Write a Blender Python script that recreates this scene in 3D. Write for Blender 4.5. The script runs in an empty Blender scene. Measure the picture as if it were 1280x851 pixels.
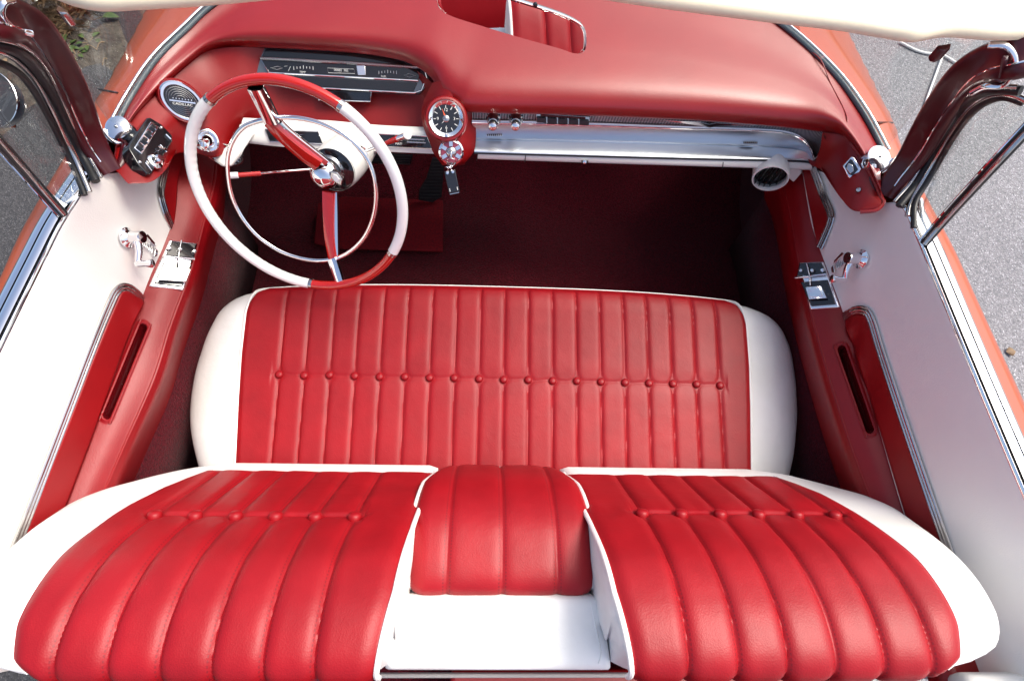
import bpy, bmesh, math, random
import numpy as np
from mathutils import Vector as V, Matrix, noise
from mathutils.bvhtree import BVHTree
random.seed(7)
SC = bpy.context.scene
COL = SC.collection
rad = math.radians

# ------------------------------------------------------------------ camera
CAM = V((-0.0343, -0.1694, 1.8176)); YAW, PITCH, ROLL, FPX = rad(-6.727), rad(66.871), rad(7.484), 691.65
cy_, sy_, cp_, sp_ = math.cos(YAW), math.sin(YAW), math.cos(PITCH), math.sin(PITCH)
cf = V((-sy_*cp_, cy_*cp_, -sp_)); r0 = V((cy_, sy_, 0)); u0 = r0.cross(cf)
cr = r0*math.cos(ROLL) + u0*math.sin(ROLL); cu = u0*math.cos(ROLL) - r0*math.sin(ROLL)
cam = bpy.data.cameras.new('camera'); cam.lens = FPX/1280*36; cam.sensor_width = 36; cam.clip_start = 0.02; cam.clip_end = 400
co = bpy.data.objects.new('camera', cam); COL.objects.link(co)
co.matrix_world = Matrix(((cr.x, cu.x, -cf.x, CAM.x), (cr.y, cu.y, -cf.y, CAM.y), (cr.z, cu.z, -cf.z, CAM.z), (0, 0, 0, 1)))
SC.camera = co

# ------------------------------------------------------------------ sky, sun, exposure
SUN_EL, SUN_AZ = rad(60), rad(70)          # azimuth measured from +Y towards +X
w = bpy.data.worlds.new("World"); SC.world = w; w.use_nodes = True
nt = w.node_tree; bg = nt.nodes['Background']
sky = nt.nodes.new('ShaderNodeTexSky'); sky.sky_type = 'NISHITA'; sky.sun_disc = False
sky.sun_elevation = SUN_EL; sky.sun_rotation = SUN_AZ; sky.air_density = 0.8; sky.dust_density = 6.0; sky.ozone_density = 1.2
nt.links.new(sky.outputs[0], bg.inputs[0]); bg.inputs[1].default_value = 0.15
sl = bpy.data.lights.new('sun', 'SUN'); sl.energy = 1.5; sl.angle = rad(24); sl.color = (1, 0.95, 0.88)
so = bpy.data.objects.new('sun', sl); COL.objects.link(so)
sd = V((math.cos(SUN_EL)*math.sin(SUN_AZ), math.cos(SUN_EL)*math.cos(SUN_AZ), math.sin(SUN_EL)))
so.rotation_euler = sd.to_track_quat('Z', 'Y').to_euler()
SC.view_settings.view_transform = 'Standard'; SC.view_settings.look = 'None'
SC.view_settings.exposure = 1.0; SC.view_settings.gamma = 1
SC.cycles.max_bounces = 8

# ------------------------------------------------------------------ geometry helpers
def ray(px, py): return cf + cr*((px-640)/FPX) - cu*((py-425.5)/FPX)
def K(px, py, z):                                  # point of height z seen along a sight line
    d = ray(px, py); return CAM + d*((z-CAM.z)/d.z)
def KX(px, py, x):
    d = ray(px, py); return CAM + d*((x-CAM.x)/d.x)
def KL(lst): return [K(*p) for p in lst]
def hitn(bvh, px, py, off=0.0):                    # where a sight line meets a surface (or passes it closest)
    d = ray(px, py).normalized(); r = bvh.ray_cast(CAM, d)
    if r[0] is None:
        best = None
        for k in range(60):
            q = bvh.find_nearest(CAM+d*(.5+k*.02))
            if q[0] is not None and (best is None or q[3] < best[0]): best = (q[3], q[0], q[1], CAM+d*(.5+k*.02))
        p, n = best[3], best[2]
    else: p, n = r[0], r[1]
    if n.dot(d) > 0: n = -n
    return p + n*off, n.copy()
def hit(bvh, px, py, off=0.0): return hitn(bvh, px, py, off)[0]
def cr_(p0, p1, p2, p3, t):
    return 0.5*((2*p1) + (p2-p0)*t + (2*p0-5*p1+4*p2-p3)*t*t + (3*p1-p0-3*p2+p3)*t*t*t)
def spline(P, n, closed=False):                    # resample through the points, even by arc length
    P = [V(p) for p in P]; m = len(P)
    if m == 2: return [P[0].lerp(P[1], i/(n-1)) for i in range(n)]
    D = []
    segs = m if closed else m-1
    for i in range(segs):
        if closed: a, b, c, d = P[(i-1) % m], P[i], P[(i+1) % m], P[(i+2) % m]
        else: a, b, c, d = (P[i-1] if i else P[0]*2-P[1]), P[i], P[i+1], (P[i+2] if i+2 < m else P[i+1]*2-P[i])
        for k in range(12): D.append(cr_(a, b, c, d, k/12))
    D.append(P[0].copy() if closed else P[-1].copy())
    L = [0]
    for i in range(1, len(D)): L.append(L[-1] + (D[i]-D[i-1]).length)
    out = []; j = 0; N = n if closed else n-1
    for i in range(n):
        t = L[-1]*i/N
        while j < len(L)-2 and L[j+1] < t: j += 1
        s = (t-L[j])/max(1e-9, L[j+1]-L[j]); out.append(D[j].lerp(D[j+1], min(1, s)))
    return out
def interp(tab, x):                                # piecewise linear table
    if x <= tab[0][0]: return tab[0][1]
    for a, b in zip(tab, tab[1:]):
        if x <= b[0]: return a[1] + (b[1]-a[1])*(x-a[0])/(b[0]-a[0])
    return tab[-1][1]
class MB:
    def __init__(s): s.v = []; s.f = []; s.uv = {}; s.mi = []; s.cm = 0
    def add(s, v, f, uv=None):
        b = len(s.v); s.v += [V(p) for p in v]
        for q in f: s.f.append(tuple(i+b for i in q)); s.mi.append(s.cm)
        if uv:
            for i, q in enumerate(uv): s.uv[b+i] = q
        return s
    def grid(s, rows, uv=None, closeu=False):
        n = len(rows[0]); v = [p for r in rows for p in r]; f = []
        for i in range(len(rows)-1):
            for j in range(n if closeu else n-1):
                k = (j+1) % n; f.append((i*n+j, i*n+k, (i+1)*n+k, (i+1)*n+j))
        return s.add(v, f, [q for r in uv for q in r] if uv else None)
    def tube(s, P, r, n=10, closed=False, flat=1.0, up=None, cap=True, rs=None):
        P = [V(p) for p in P]; m = len(P); rings = []
        u = None
        for i in range(m):
            if closed: t = P[(i+1) % m]-P[i-1]
            else: t = P[min(i+1, m-1)]-P[max(i-1, 0)]
            t.normalize()
            if up is not None:
                U = up[i] if isinstance(up, list) else up
                a = (U - t*U.dot(t)).normalized()
            else:
                if u is None: u = V((0, 0, 1)) if abs(t.z) < .9 else V((1, 0, 0))
                a = (u - t*u.dot(t)).normalized(); u = a
            b = t.cross(a); R = rs[i] if rs else r
            rings.append([P[i] + a*(R*flat*math.sin(2*math.pi*k/n)) + b*(R*math.cos(2*math.pi*k/n)) for k in range(n)])
        if closed: rings.append(rings[0])
        s.grid(rings, closeu=True)
        if cap and not closed:
            b = len(s.v)-len(rings)*n
            s.f.append(tuple(b+k for k in range(n))[::-1]); s.mi.append(s.cm)
            s.f.append(tuple(b+(m-1)*n+k for k in range(n))); s.mi.append(s.cm)
        return s
    def lathe(s, prof, o, ax, n=32, sx=1.0, ref=None):          # prof: (radius, height along ax)
        ax = V(ax).normalized(); a = V(ref) if ref is not None else (V((0, 0, 1)) if abs(ax.z) < .9 else V((0, 1, 0)))
        a = (a-ax*a.dot(ax)).normalized(); b = ax.cross(a); o = V(o)
        rows = [[o + ax*h + a*(r*math.cos(2*math.pi*k/n)) + b*(r*sx*math.sin(2*math.pi*k/n)) for k in range(n)] for r, h in prof]
        return s.grid(rows, closeu=True)
    def prism(s, poly, ex):
        poly = [V(p) for p in poly]; n = len(poly); ex = V(ex)
        v = poly + [p+ex for p in poly]
        f = [tuple(range(n))[::-1], tuple(range(n, 2*n))] + [(i, (i+1) % n, n+(i+1) % n, n+i) for i in range(n)]
        return s.add(v, f)
    def box(s, c, x, y, z):                                      # centre and three half axes
        c, x, y, z = V(c), V(x), V(y), V(z)
        v = [c+x*a+y*b+z*d for a in (-1, 1) for b in (-1, 1) for d in (-1, 1)]
        return s.add(v, [(0, 1, 3, 2), (4, 6, 7, 5), (0, 4, 5, 1), (2, 3, 7, 6), (0, 2, 6, 4), (1, 5, 7, 3)])
    def build(s, name, mats, parent=None, bevel=0, solid=0, sharp=40, subs=0, smooth=True, recalc=True):
        me = bpy.data.meshes.new(name)
        lo = V([min(p[i] for p in s.v) for i in range(3)]); hi = V([max(p[i] for p in s.v) for i in range(3)])
        c = (lo+hi)/2
        me.from_pydata([tuple(p-c) for p in s.v], [], s.f)
        if not isinstance(mats, (list, tuple)): mats = [mats]
        for m in mats: me.materials.append(m)
        for p, k in zip(me.polygons, s.mi): p.material_index = k
        if s.uv:
            ul = me.uv_layers.new(name='UVMap')
            for lp in me.loops: ul.data[lp.index].uv = s.uv.get(lp.vertex_index, (0.5, 0))
        bm = bmesh.new(); bm.from_mesh(me)
        if recalc: bmesh.ops.recalc_face_normals(bm, faces=bm.faces)
        if smooth:
            for f in bm.faces: f.smooth = True
            for e in bm.edges:
                if len(e.link_faces) == 2 and e.calc_face_angle(0) > rad(sharp): e.smooth = False
        bm.to_mesh(me); bm.free()
        o = bpy.data.objects.new(name, me); COL.objects.link(o)
        wl = c.copy()
        if parent is not None:
            o.parent = parent; wl = c - wpos(parent)
        o.location = wl
        if solid:
            md = o.modifiers.new('solid', 'SOLIDIFY'); md.thickness = abs(solid); md.offset = -1 if solid > 0 else 1
        if bevel:
            md = o.modifiers.new('bevel', 'BEVEL'); md.width = bevel; md.segments = 3; md.limit_method = 'ANGLE'; md.angle_limit = rad(40); md.harden_normals = False
        if subs:
            md = o.modifiers.new('subs', 'SUBSURF'); md.levels = subs; md.render_levels = subs
        return o
def wpos(o):
    p = V((0, 0, 0))
    while o is not None: p = p + o.location; o = o.parent
    return p
def surf(rows, nu, nv):                                        # smooth grid through control rows
    R = [spline(r, nu) for r in rows]
    cols = [spline([R[i][j] for i in range(len(R))], nv) for j in range(nu)]
    return [[cols[j][i] for j in range(nu)] for i in range(nv)]
def bvh_of(rows):
    n = len(rows[0]); v = [p for r in rows for p in r]
    f = [(i*n+j, i*n+j+1, (i+1)*n+j+1, (i+1)*n+j) for i in range(len(rows)-1) for j in range(n-1)]
    return BVHTree.FromPolygons([tuple(p) for p in v], f)
def dupe(o, loc, parent):
    c = o.copy(); COL.objects.link(c); c.parent = parent; c.location = V(loc)-wpos(parent); return c
def thing(name, label, cat, loc=(0, 0, 0), group=None):
    o = bpy.data.objects.new(name, None); COL.objects.link(o); o.location = loc; o.empty_display_size = .05
    o['label'] = label; o['category'] = cat
    if group: o['group'] = group
    return o
def tag(o, label, cat, group=None):
    o['label'] = label; o['category'] = cat
    if group: o['group'] = group
    return o
def text(s, size, o, xd, nd, name, mat, parent, depth=0.0004, sx=1.0):       # raised lettering centred at o
    cu_ = bpy.data.curves.new('t', 'FONT'); cu_.body = s; cu_.size = size; cu_.align_x = 'CENTER'; cu_.align_y = 'CENTER'; cu_.extrude = depth
    t = bpy.data.objects.new('t', cu_); COL.objects.link(t)
    dg = bpy.context.evaluated_depsgraph_get(); me = bpy.data.meshes.new_from_object(t.evaluated_get(dg))
    bpy.data.objects.remove(t)
    nd = V(nd).normalized(); xd = V(xd); xd = (xd-nd*xd.dot(nd)).normalized(); yd = nd.cross(xd)
    M = Matrix(((xd.x*sx, yd.x, nd.x, 0), (xd.y*sx, yd.y, nd.y, 0), (xd.z*sx, yd.z, nd.z, 0), (0, 0, 0, 1)))
    me.transform(M); me.materials.clear(); me.materials.append(mat)
    ob = bpy.data.objects.new(name, me); COL.objects.link(ob); ob.parent = parent; ob.location = V(o)-wpos(parent)
    return ob

# ------------------------------------------------------------------ materials
def mat(name, col, rough=.5, metal=0, coat=0, coatr=.05, spec=.5, sheen=0, bump=None, var=None, trans=0):
    m = bpy.data.materials.new(name); m.use_nodes = True; t = m.node_tree; b = t.nodes['Principled BSDF']
    b.inputs['Base Color'].default_value = (*col, 1); b.inputs['Roughness'].default_value = rough; b.inputs['Metallic'].default_value = metal
    b.inputs['Coat Weight'].default_value = coat; b.inputs['Coat Roughness'].default_value = coatr; b.inputs['Specular IOR Level'].default_value = spec
    b.inputs['Sheen Weight'].default_value = sheen
    tc = t.nodes.new('ShaderNodeTexCoord')
    if var:                                        # (scale, colour 2, amount)
        nz = t.nodes.new('ShaderNodeTexNoise'); nz.inputs['Scale'].default_value = var[0]; nz.inputs['Detail'].default_value = 6
        rp = t.nodes.new('ShaderNodeValToRGB'); rp.color_ramp.elements[0].position = .35; rp.color_ramp.elements[1].position = .7
        rp.color_ramp.elements[0].color = (*col, 1); rp.color_ramp.elements[1].color = (*var[1], 1)
        t.links.new(tc.outputs['Object'], nz.inputs['Vector']); t.links.new(nz.outputs[0], rp.inputs[0]); t.links.new(rp.outputs[0], b.inputs['Base Color'])
    if bump:                                       # list of (kind, scale, strength, distance)
        prev = None
        for kind, sc, st, di in bump:
            n = t.nodes.new('ShaderNodeTexVoronoi' if kind == 'v' else 'ShaderNodeTexNoise'); n.inputs['Scale'].default_value = sc
            if kind == 'n': n.inputs['Detail'].default_value = 5
            bp = t.nodes.new('ShaderNodeBump'); bp.inputs['Strength'].default_value = st; bp.inputs['Distance'].default_value = di
            t.links.new(tc.outputs['Object'], n.inputs['Vector']); t.links.new(n.outputs[0], bp.inputs['Height'])
            if prev: t.links.new(prev.outputs[0], bp.inputs['Normal'])
            prev = bp
        t.links.new(prev.outputs[0], b.inputs['Normal'])
    return m
RED = (.27, .0024, .0068)
def pleat_mat(name, s0, s1, sf):
    m = mat(name, RED, .48, spec=.38, bump=[('v', 420, .3, .0005), ('n', 30, .3, .002), ('n', 75, .12, .0012), ('n', 9, .3, .005)])
    t = m.node_tree; b = t.nodes['Principled BSDF']
    uv = t.nodes.new('ShaderNodeUVMap'); sp = t.nodes.new('ShaderNodeSeparateXYZ'); t.links.new(uv.outputs[0], sp.inputs[0])
    def mth(op, a, bv=None, c=None):
        n = t.nodes.new('ShaderNodeMath'); n.operation = op
        for i, q in enumerate((a, bv, c)):
            if q is None: continue
            if isinstance(q, (int, float)): n.inputs[i].default_value = q
            else: t.links.new(q, n.inputs[i])
        return n.outputs[0]
    fr = mth('FRACT', sp.outputs[0]); d = mth('ABSOLUTE', mth('SUBTRACT', fr, .5))       # .5 at the seam
    near = mth('MULTIPLY', mth('GREATER_THAN', d, s0), mth('LESS_THAN', d, s1))
    dash = mth('GREATER_THAN', mth('SINE', mth('MULTIPLY', sp.outputs[1], 2*math.pi/.0055)), -.2)
    st = mth('MULTIPLY', near, dash)
    nz = t.nodes.new('ShaderNodeTexNoise'); nz.inputs['Scale'].default_value = 14; nz.inputs['Detail'].default_value = 7
    tc = t.nodes.new('ShaderNodeTexCoord'); t.links.new(tc.outputs['Object'], nz.inputs['Vector'])
    rp = t.nodes.new('ShaderNodeValToRGB'); rp.color_ramp.elements[0].position = .3; rp.color_ramp.elements[1].position = .7
    rp.color_ramp.elements[0].color = (.235, .0018, .0056, 1); rp.color_ramp.elements[1].color = (.30, .0032, .0080, 1)
    t.links.new(nz.outputs[0], rp.inputs[0])
    mx = t.nodes.new('ShaderNodeMix'); mx.data_type = 'RGBA'; mx.inputs['B'].default_value = (.16, .004, .008, 1)
    t.links.new(rp.outputs[0], mx.inputs['A']); t.links.new(mth('MULTIPLY', st, sf), mx.inputs['Factor']); t.links.new(mx.outputs['Result'], b.inputs['Base Color'])
    return m
M = {}
M['pleat'] = pleat_mat('red_leather_pleated', .425, .453, .75); M['pleat2'] = pleat_mat('red_leather_narrow_pleats', .405, .450, .45)
M['red'] = mat('red_leather', RED, .46, spec=.36, bump=[('v', 420, .2, .0004), ('n', 25, .25, .002)], var=(12, (.24, .0022, .006)))
M['white'] = mat('white_leather', (.79, .80, .78), .45, bump=[('v', 380, .2, .0004), ('n', 16, .7, .004), ('n', 60, .2, .001)], var=(8, (.70, .71, .67)))
M['door_white'] = mat('white_vinyl', (.83, .81, .765), .38, bump=[('v', 420, .3, .0005), ('n', 5, .25, .006)], var=(5, (.79, .77, .725)))
M['pipe'] = mat('white_piping', (.80, .79, .75), .35)
M['pad'] = mat('red_dash_pad', (.23, .0013, .0022), .34, spec=.5, coat=.55, coatr=.33, bump=[('v', 520, .3, .0004), ('n', 120, .2, .0006), ('n', 14, .15, .003)], var=(7, (.26, .002, .003)))
M['dred'] = mat('red_door_vinyl', (.25, .003, .005), .40, bump=[('v', 500, .2, .0004)], var=(10, (.21, .002, .004)))
M['armred'] = mat('red_armrest_vinyl', (.22, .0016, .0042), .42, spec=.4, bump=[('v', 420, .3, .0005), ('n', 25, .25, .002)], var=(12, (.19, .0013, .0036)))
M['fas'] = mat('red_dash_fascia', (.20, .0010, .0018), .42, spec=.38, coat=.08, coatr=.3, bump=[('v', 520, .3, .0004), ('n', 60, .2, .001)], var=(7, (.23, .0015, .0025)))
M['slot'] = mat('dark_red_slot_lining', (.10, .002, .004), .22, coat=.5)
M['chrome'] = mat('chrome', (.86, .87, .88), .045, 1)
M['dchrome'] = mat('worn_chrome', (.50, .49, .48), .2, 1, bump=[('n', 60, .1, .001)])
M['alu'] = mat('brushed_aluminium', (.62, .67, .72), .28, 1)
M['carpet'] = mat('maroon_carpet', (.10, .0018, .009), .95, spec=.1, sheen=.1, bump=[('n', 300, 1, .006)], var=(210, (.028, .0008, .003)))
M['mat'] = mat('red_floor_mat', (.15, .002, .006), .8, spec=.2, bump=[('n', 300, .8, .002)], var=(200, (.07, .002, .006)))
M['paint'] = mat('maroon_gloss_paint', (.055, .0006, .0040), .45, spec=.35, coat=.35, coatr=.16)
M['body'] = mat('orange_red_car_paint', (.36, .055, .006), .4, metal=.1, coat=.7, coatr=.03, bump=[('n', 6, .06, .01)])
M['black'] = mat('black_rubber', (.012, .012, .013), .45)
M['gloss'] = mat('black_gloss', (.008, .008, .010), .10, coat=.6)
M['dash_glass'] = mat('smoked_grey_panel', (.16, .18, .20), .25, .6, coat=.3)
M['rimred'] = mat('red_wheel_plastic', (.50, .009, .004), .15, coat=.9, coatr=.04)
M['rimwhite'] = mat('ivory_wheel_plastic', (.92, .91, .87), .25, coat=.5, coatr=.12)
M['wpaint'] = mat('white_dash_enamel', (.74, .74, .70), .28, coat=.4)
M['cream'] = mat('cream_header_vinyl', (.86, .77, .56), .55, bump=[('n', 200, .2, .001)], var=(6, (.83, .74, .53)))
M['ink'] = mat('white_gauge_ink', (.7, .7, .66), .5)
M['blackink'] = mat('black_lettering', (.015, .015, .015), .5)
M['orange'] = mat('orange_needle', (.7, .10, .03), .5)
M['bluefab'] = mat('blue_grey_cloth', (.07, .12, .19), .85, bump=[('n', 300, .5, .001)])
M['darkmetal'] = mat('dark_metal', (.05, .05, .055), .3, .8)
M['mirror'] = mat('mirror_glass', (.78, .80, .80), .01, 1)
M['seal'] = mat('blue_grey_windshield_seal', (.07, .11, .13), .3, coat=.3)
def glass():
    m = bpy.data.materials.new('clear_glass'); m.use_nodes = True; t = m.node_tree; t.nodes.clear()
    o = t.nodes.new('ShaderNodeOutputMaterial'); tr = t.nodes.new('ShaderNodeBsdfTransparent'); tr.inputs[0].default_value = (.95, .965, .955, 1)
    g = t.nodes.new('ShaderNodeBsdfGlossy'); g.inputs['Roughness'].default_value = .01
    lw = t.nodes.new('ShaderNodeLayerWeight'); lw.inputs[0].default_value = .5
    pw = t.nodes.new('ShaderNodeMath'); pw.operation = 'POWER'; pw.inputs[1].default_value = 5; t.links.new(lw.outputs['Facing'], pw.inputs[0])
    ml = t.nodes.new('ShaderNodeMath'); ml.operation = 'MULTIPLY_ADD'; ml.inputs[1].default_value = .5; ml.inputs[2].default_value = .035; t.links.new(pw.outputs[0], ml.inputs[0])
    mx = t.nodes.new('ShaderNodeMixShader'); t.links.new(ml.outputs[0], mx.inputs[0]); t.links.new(tr.outputs[0], mx.inputs[1]); t.links.new(g.outputs[0], mx.inputs[2]); t.links.new(mx.outputs[0], o.inputs[0])
    return m
M['glass'] = glass()
def grille_mat():                                    # perforated metal: fine diagonal ribs
    m = mat('ribbed_grille', (.5, .51, .53), .28, 1); t = m.node_tree; b = t.nodes['Principled BSDF']
    uv = t.nodes.new('ShaderNodeUVMap'); wv = t.nodes.new('ShaderNodeTexWave'); wv.wave_type = 'BANDS'; wv.bands_direction = 'X'; wv.inputs['Scale'].default_value = 1
    mp = t.nodes.new('ShaderNodeMapping'); mp.inputs['Scale'].default_value = (75, 1, 1)
    t.links.new(uv.outputs[0], mp.inputs[0]); t.links.new(mp.outputs[0], wv.inputs[0])
    rp = t.nodes.new('ShaderNodeValToRGB'); rp.color_ramp.elements[0].position = .42; rp.color_ramp.elements[1].position = .75
    rp.color_ramp.elements[0].color = (.012, .04, .045, 1); rp.color_ramp.elements[1].color = (.62, .63, .66, 1)
    t.links.new(wv.outputs[0], rp.inputs[0]); t.links.new(rp.outputs[0], b.inputs['Base Color'])
    bp = t.nodes.new('ShaderNodeBump'); bp.inputs['Strength'].default_value = .8; bp.inputs['Distance'].default_value = .001
    t.links.new(wv.outputs[0], bp.inputs['Height']); t.links.new(bp.outputs[0], b.inputs['Normal'])
    return m
M['grille'] = grille_mat()
def asphalt_mat(name, lo):
    m = mat(name, (.1, .1, .1), .8, spec=.35); t = m.node_tree; b = t.nodes['Principled BSDF']; tc = t.nodes.new('ShaderNodeTexCoord')
    def nz(sc, det=6, k='ShaderNodeTexNoise'):
        n = t.nodes.new(k); n.inputs['Scale'].default_value = sc
        if k == 'ShaderNodeTexNoise': n.inputs['Detail'].default_value = det
        t.links.new(tc.outputs['Object'], n.inputs['Vector']); return n
    a = nz(240, 10); v = nz(150, k='ShaderNodeTexVoronoi'); c = nz(.8, 5); v2 = nz(330, k='ShaderNodeTexVoronoi')
    def ramp(src, p0, c0, p1, c1):
        r = t.nodes.new('ShaderNodeValToRGB'); e = r.color_ramp.elements; e[0].position = p0; e[0].color = (*c0, 1); e[1].position = p1; e[1].color = (*c1, 1); t.links.new(src, r.inputs[0]); return r.outputs[0]
    sp = t.nodes.new('ShaderNodeSeparateColor'); t.links.new(v.outputs['Color'], sp.inputs[0])
    sp2 = t.nodes.new('ShaderNodeSeparateColor'); t.links.new(v2.outputs['Color'], sp2.inputs[0])
    g1 = ramp(sp.outputs[0], 0, [q*lo for q in (.078, .080, .086)], 1, [q*lo for q in (.135, .137, .144)])
    g2 = ramp(a.outputs[0], .3, (.65, .65, .65), .7, (1.3, 1.3, 1.3)); g4 = ramp(sp2.outputs[1], .90, (1, 1, 1), .97, (2.3, 2.3, 2.3))
    g3 = ramp(c.outputs[0], .3, (.82, .82, .85), .7, (1.12, 1.1, 1.08))
    last = g1
    for q in (g2, g3, g4):
        m2 = t.nodes.new('ShaderNodeMix'); m2.data_type = 'RGBA'; m2.blend_type = 'MULTIPLY'; m2.inputs['Factor'].default_value = 1
        t.links.new(last, m2.inputs['A']); t.links.new(q, m2.inputs['B']); last = m2.outputs['Result']
    t.links.new(last, b.inputs['Base Color'])
    bp = t.nodes.new('ShaderNodeBump'); bp.inputs['Strength'].default_value = .7; bp.inputs['Distance'].default_value = .004
    t.links.new(v.outputs['Distance'], bp.inputs['Height']); t.links.new(bp.outputs[0], b.inputs['Normal'])
    return m
M['asphalt'] = asphalt_mat('asphalt', 1.75); M['shade_asphalt'] = asphalt_mat('shade_darkened_asphalt', .42)  # second one darkened in its colour for the shade on the left
M['soil'] = mat('dark_soil', (.045, .035, .028), .95, bump=[('n', 40, 1, .02)], var=(18, (.10, .085, .065)))
M['leaf'] = mat('green_leaf', (.035, .065, .014), .5, var=(20, (.07, .10, .02)))
M['straw'] = mat('dry_grass', (.22, .15, .08), .7, var=(6, (.12, .07, .035)))
M['cord'] = mat('white_line_cord', (.75, .75, .72), .6)
#PART2
# ================================================================== THE SETTING
g = MB(); g.add([(-80, -80, 0), (80, -80, 0), (80, 80, 0), (-80, 80, 0)], [(0, 1, 2, 3)])
gr = g.build('asphalt_ground', M['asphalt'], smooth=False); gr['kind'] = 'structure'
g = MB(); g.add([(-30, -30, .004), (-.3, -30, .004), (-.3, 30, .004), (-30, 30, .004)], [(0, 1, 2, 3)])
gr = g.build('shade_darkened_lane', M['shade_asphalt'], smooth=False); gr['kind'] = 'structure'  # left sheet: painted shade together with a darker surface tone

# ================================================================== THE CAR
CAR = thing('convertible_car', 'red and white classic convertible with its top down, seen into the front cabin', 'car', (0, 0, 0))

# ---------------------------------------------------------------- front bench cushion
def puff(u, H, p=4.2):                             # channel cross-section, grooves at whole numbers
    f = u-math.floor(u); a = abs(2*f-1)
    return H*(1-a**p)
CUL = [K(px, py, .55) for px, py in [(237, 600), (229, 540), (229, 515), (234, 485), (244, 452), (262, 412), (283, 381), (303, 366), (322, 359)]]
CUR = [K(px, py, .55) for px, py in [(1000, 605), (1005, 560), (1003, 510), (996, 470), (985, 430), (968, 402), (945, 384), (922, 376)]]
tabL = sorted([(p.y, p.x) for p in CUL]); tabR = sorted([(p.y, p.x) for p in CUR])
def sm(tab, y):                                    # smoothed table look-up
    return sum(interp(tab, y+d) for d in (-.02, -.01, 0, .01, .02))/5
YB, YF = -.045, .491
def cz(y): return .583 + .215*(y-.254)
def yfront(x): return YF - .02*min(1, abs(x)/.6)**3 - .006
def cush(x, y, xl, xr):
    z = cz(y) + .006*math.cos(x*2.2)
    e = min(x-xl, xr-x)
    if e < .11: t = 1-max(e, 0)/.11; z -= .055*(1-math.sqrt(max(0, 1-t*t)))
    ef = yfront(x)-y
    if ef < .07: t = 1-max(ef, 0)/.07; z -= .035*(1-math.sqrt(max(0, 1-t*t)))
    return z
rows = []
NV, NU = 50, 90
for i in range(NV+1):
    v = i/NV; y0 = YB + (YF-YB)*v
    xl, xr = sm(tabL, y0), sm(tabR, y0); r = []
    for j in range(NU+1):
        a = j/NU; a = .5-.5*math.cos(math.pi*a) if True else a
        x = xl+(xr-xl)*a; y = YB + (yfront(x)-YB)*v
        wr = .0022*noise.noise(V((x*9, y*5, 1)))*(1 if abs(x) > .58 else 0)
        r.append(V((x, y, cush(x, y, xl, xr)+wr)))
    r = [r[0]+V((.02, 0, -.20)), r[0]+V((-.004, 0, -.06)), r[0]+V((-.006, 0, -.02))] + r + [r[-1]+V((.006, 0, -.02)), r[-1]+V((.004, 0, -.06)), r[-1]+V((-.02, 0, -.20))]
    rows.append(r)
last = rows[-1]
rows += [[p+V((0, .007, -.02)) for p in last], [p+V((0, .005, -.06)) for p in last], [p+V((0, -.03, -.20)) for p in last]]
cushion = MB().grid(rows).build('seat_cushion', M['white'], CAR, sharp=70)
def xred(y, side):
    t = [(-.1, .580), (.05, .588), (.20, .597), (.30, .601), (.40, .600), (.44, .593), (.465, .580), (.480, .560)]
    return side*interp(t, y)
bl = K(343, 462, .622); br = K(905, 477, .612); X0, SP = bl.x, (br.x-bl.x)/18
def ybut(x): return bl.y + (br.y-bl.y)*(x-bl.x)/(br.x-bl.x)
def redz(x, y):
    xl, xr = sm(tabL, y), sm(tabR, y); z = cush(x, y, xl, xr)+.003
    u = (x-X0)/SP; ein = (x+xred(y, 1)) if x < 0 else (xred(y, 1)-x)
    if -1e-6 <= u <= 18+1e-6: h = puff(u, .0046, 6.5)
    else: d = (-u if u < 0 else u-18)*SP; t = min(1, d/.014); h = .0046*(1-(1-t)**2.6)
    h *= min(1, ein/.012)
    yb = ybut(x); dy = y-yb; k = round(u); du = (u-k)*SP
    h += .0010*noise.noise(V((x*12, y*5, 3)))*min(1, ein/.02)
    wav = .003*noise.noise(V((x*30, 2, 5)))
    h -= .0016*math.exp(-((dy+wav)/.0035)**2)*(1 if 0 <= u <= 18 else max(0, 1-3*abs(u-min(max(u, 0), 18))))
    h -= .002*math.exp(-(dy/.022)**2)*(1 if -.3 < u < 18.3 else 0)
    if 0 <= k <= 18: h -= .004*math.exp(-(du*du+dy*dy)/.0001)
    ef = yfront(x)-y
    h -= .006*max(0, 1-ef/.02)
    return z+max(h, .0004)
rows, uvs = [], []
for i in range(191):
    v = i/190; r, q = [], []
    for j in range(521):
        a = j/520; yy = YB+(YF-.008-YB)*v; x = xred(yy, -1)+(xred(yy, 1)-xred(yy, -1))*a
        y = YB+(yfront(x)-.004-YB)*v
        r.append(V((x, y, redz(x, y)))); q.append((max(-.4, min(18.4, (x-X0)/SP)), y))
    rows.append(r); uvs.append(q)
MB().grid(rows, uvs).build('cushion_insert', M['pleat2'], cushion, recalc=True)
E_ = []
for y in np.linspace(YB, YF-.022, 40): x = xred(y, -1); E_.append(V((x, y, cush(x, y, sm(tabL, y), sm(tabR, y))+.002)))
for a in np.linspace(-.54, .54, 60):
    y = yfront(a)-.003; E_.append(V((a, y, cush(a, y, sm(tabL, y), sm(tabR, y))+.001)))
for y in np.linspace(YF-.022, YB, 40): x = xred(y, 1); E_.append(V((x, y, cush(x, y, sm(tabL, y), sm(tabR, y))+.002)))
MB().tube(spline(E_, 220), .0034, 8).build('piping', M['pipe'], cushion)
bt = MB(); bt.lathe([(0, .0050), (.004, .0048), (.0075, .0034), (.0092, .0005), (.0092, -.004)], (0, 0, 0), (0, 0, 1), 20)
but0 = bt.build('button', M['red'], cushion)
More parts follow.
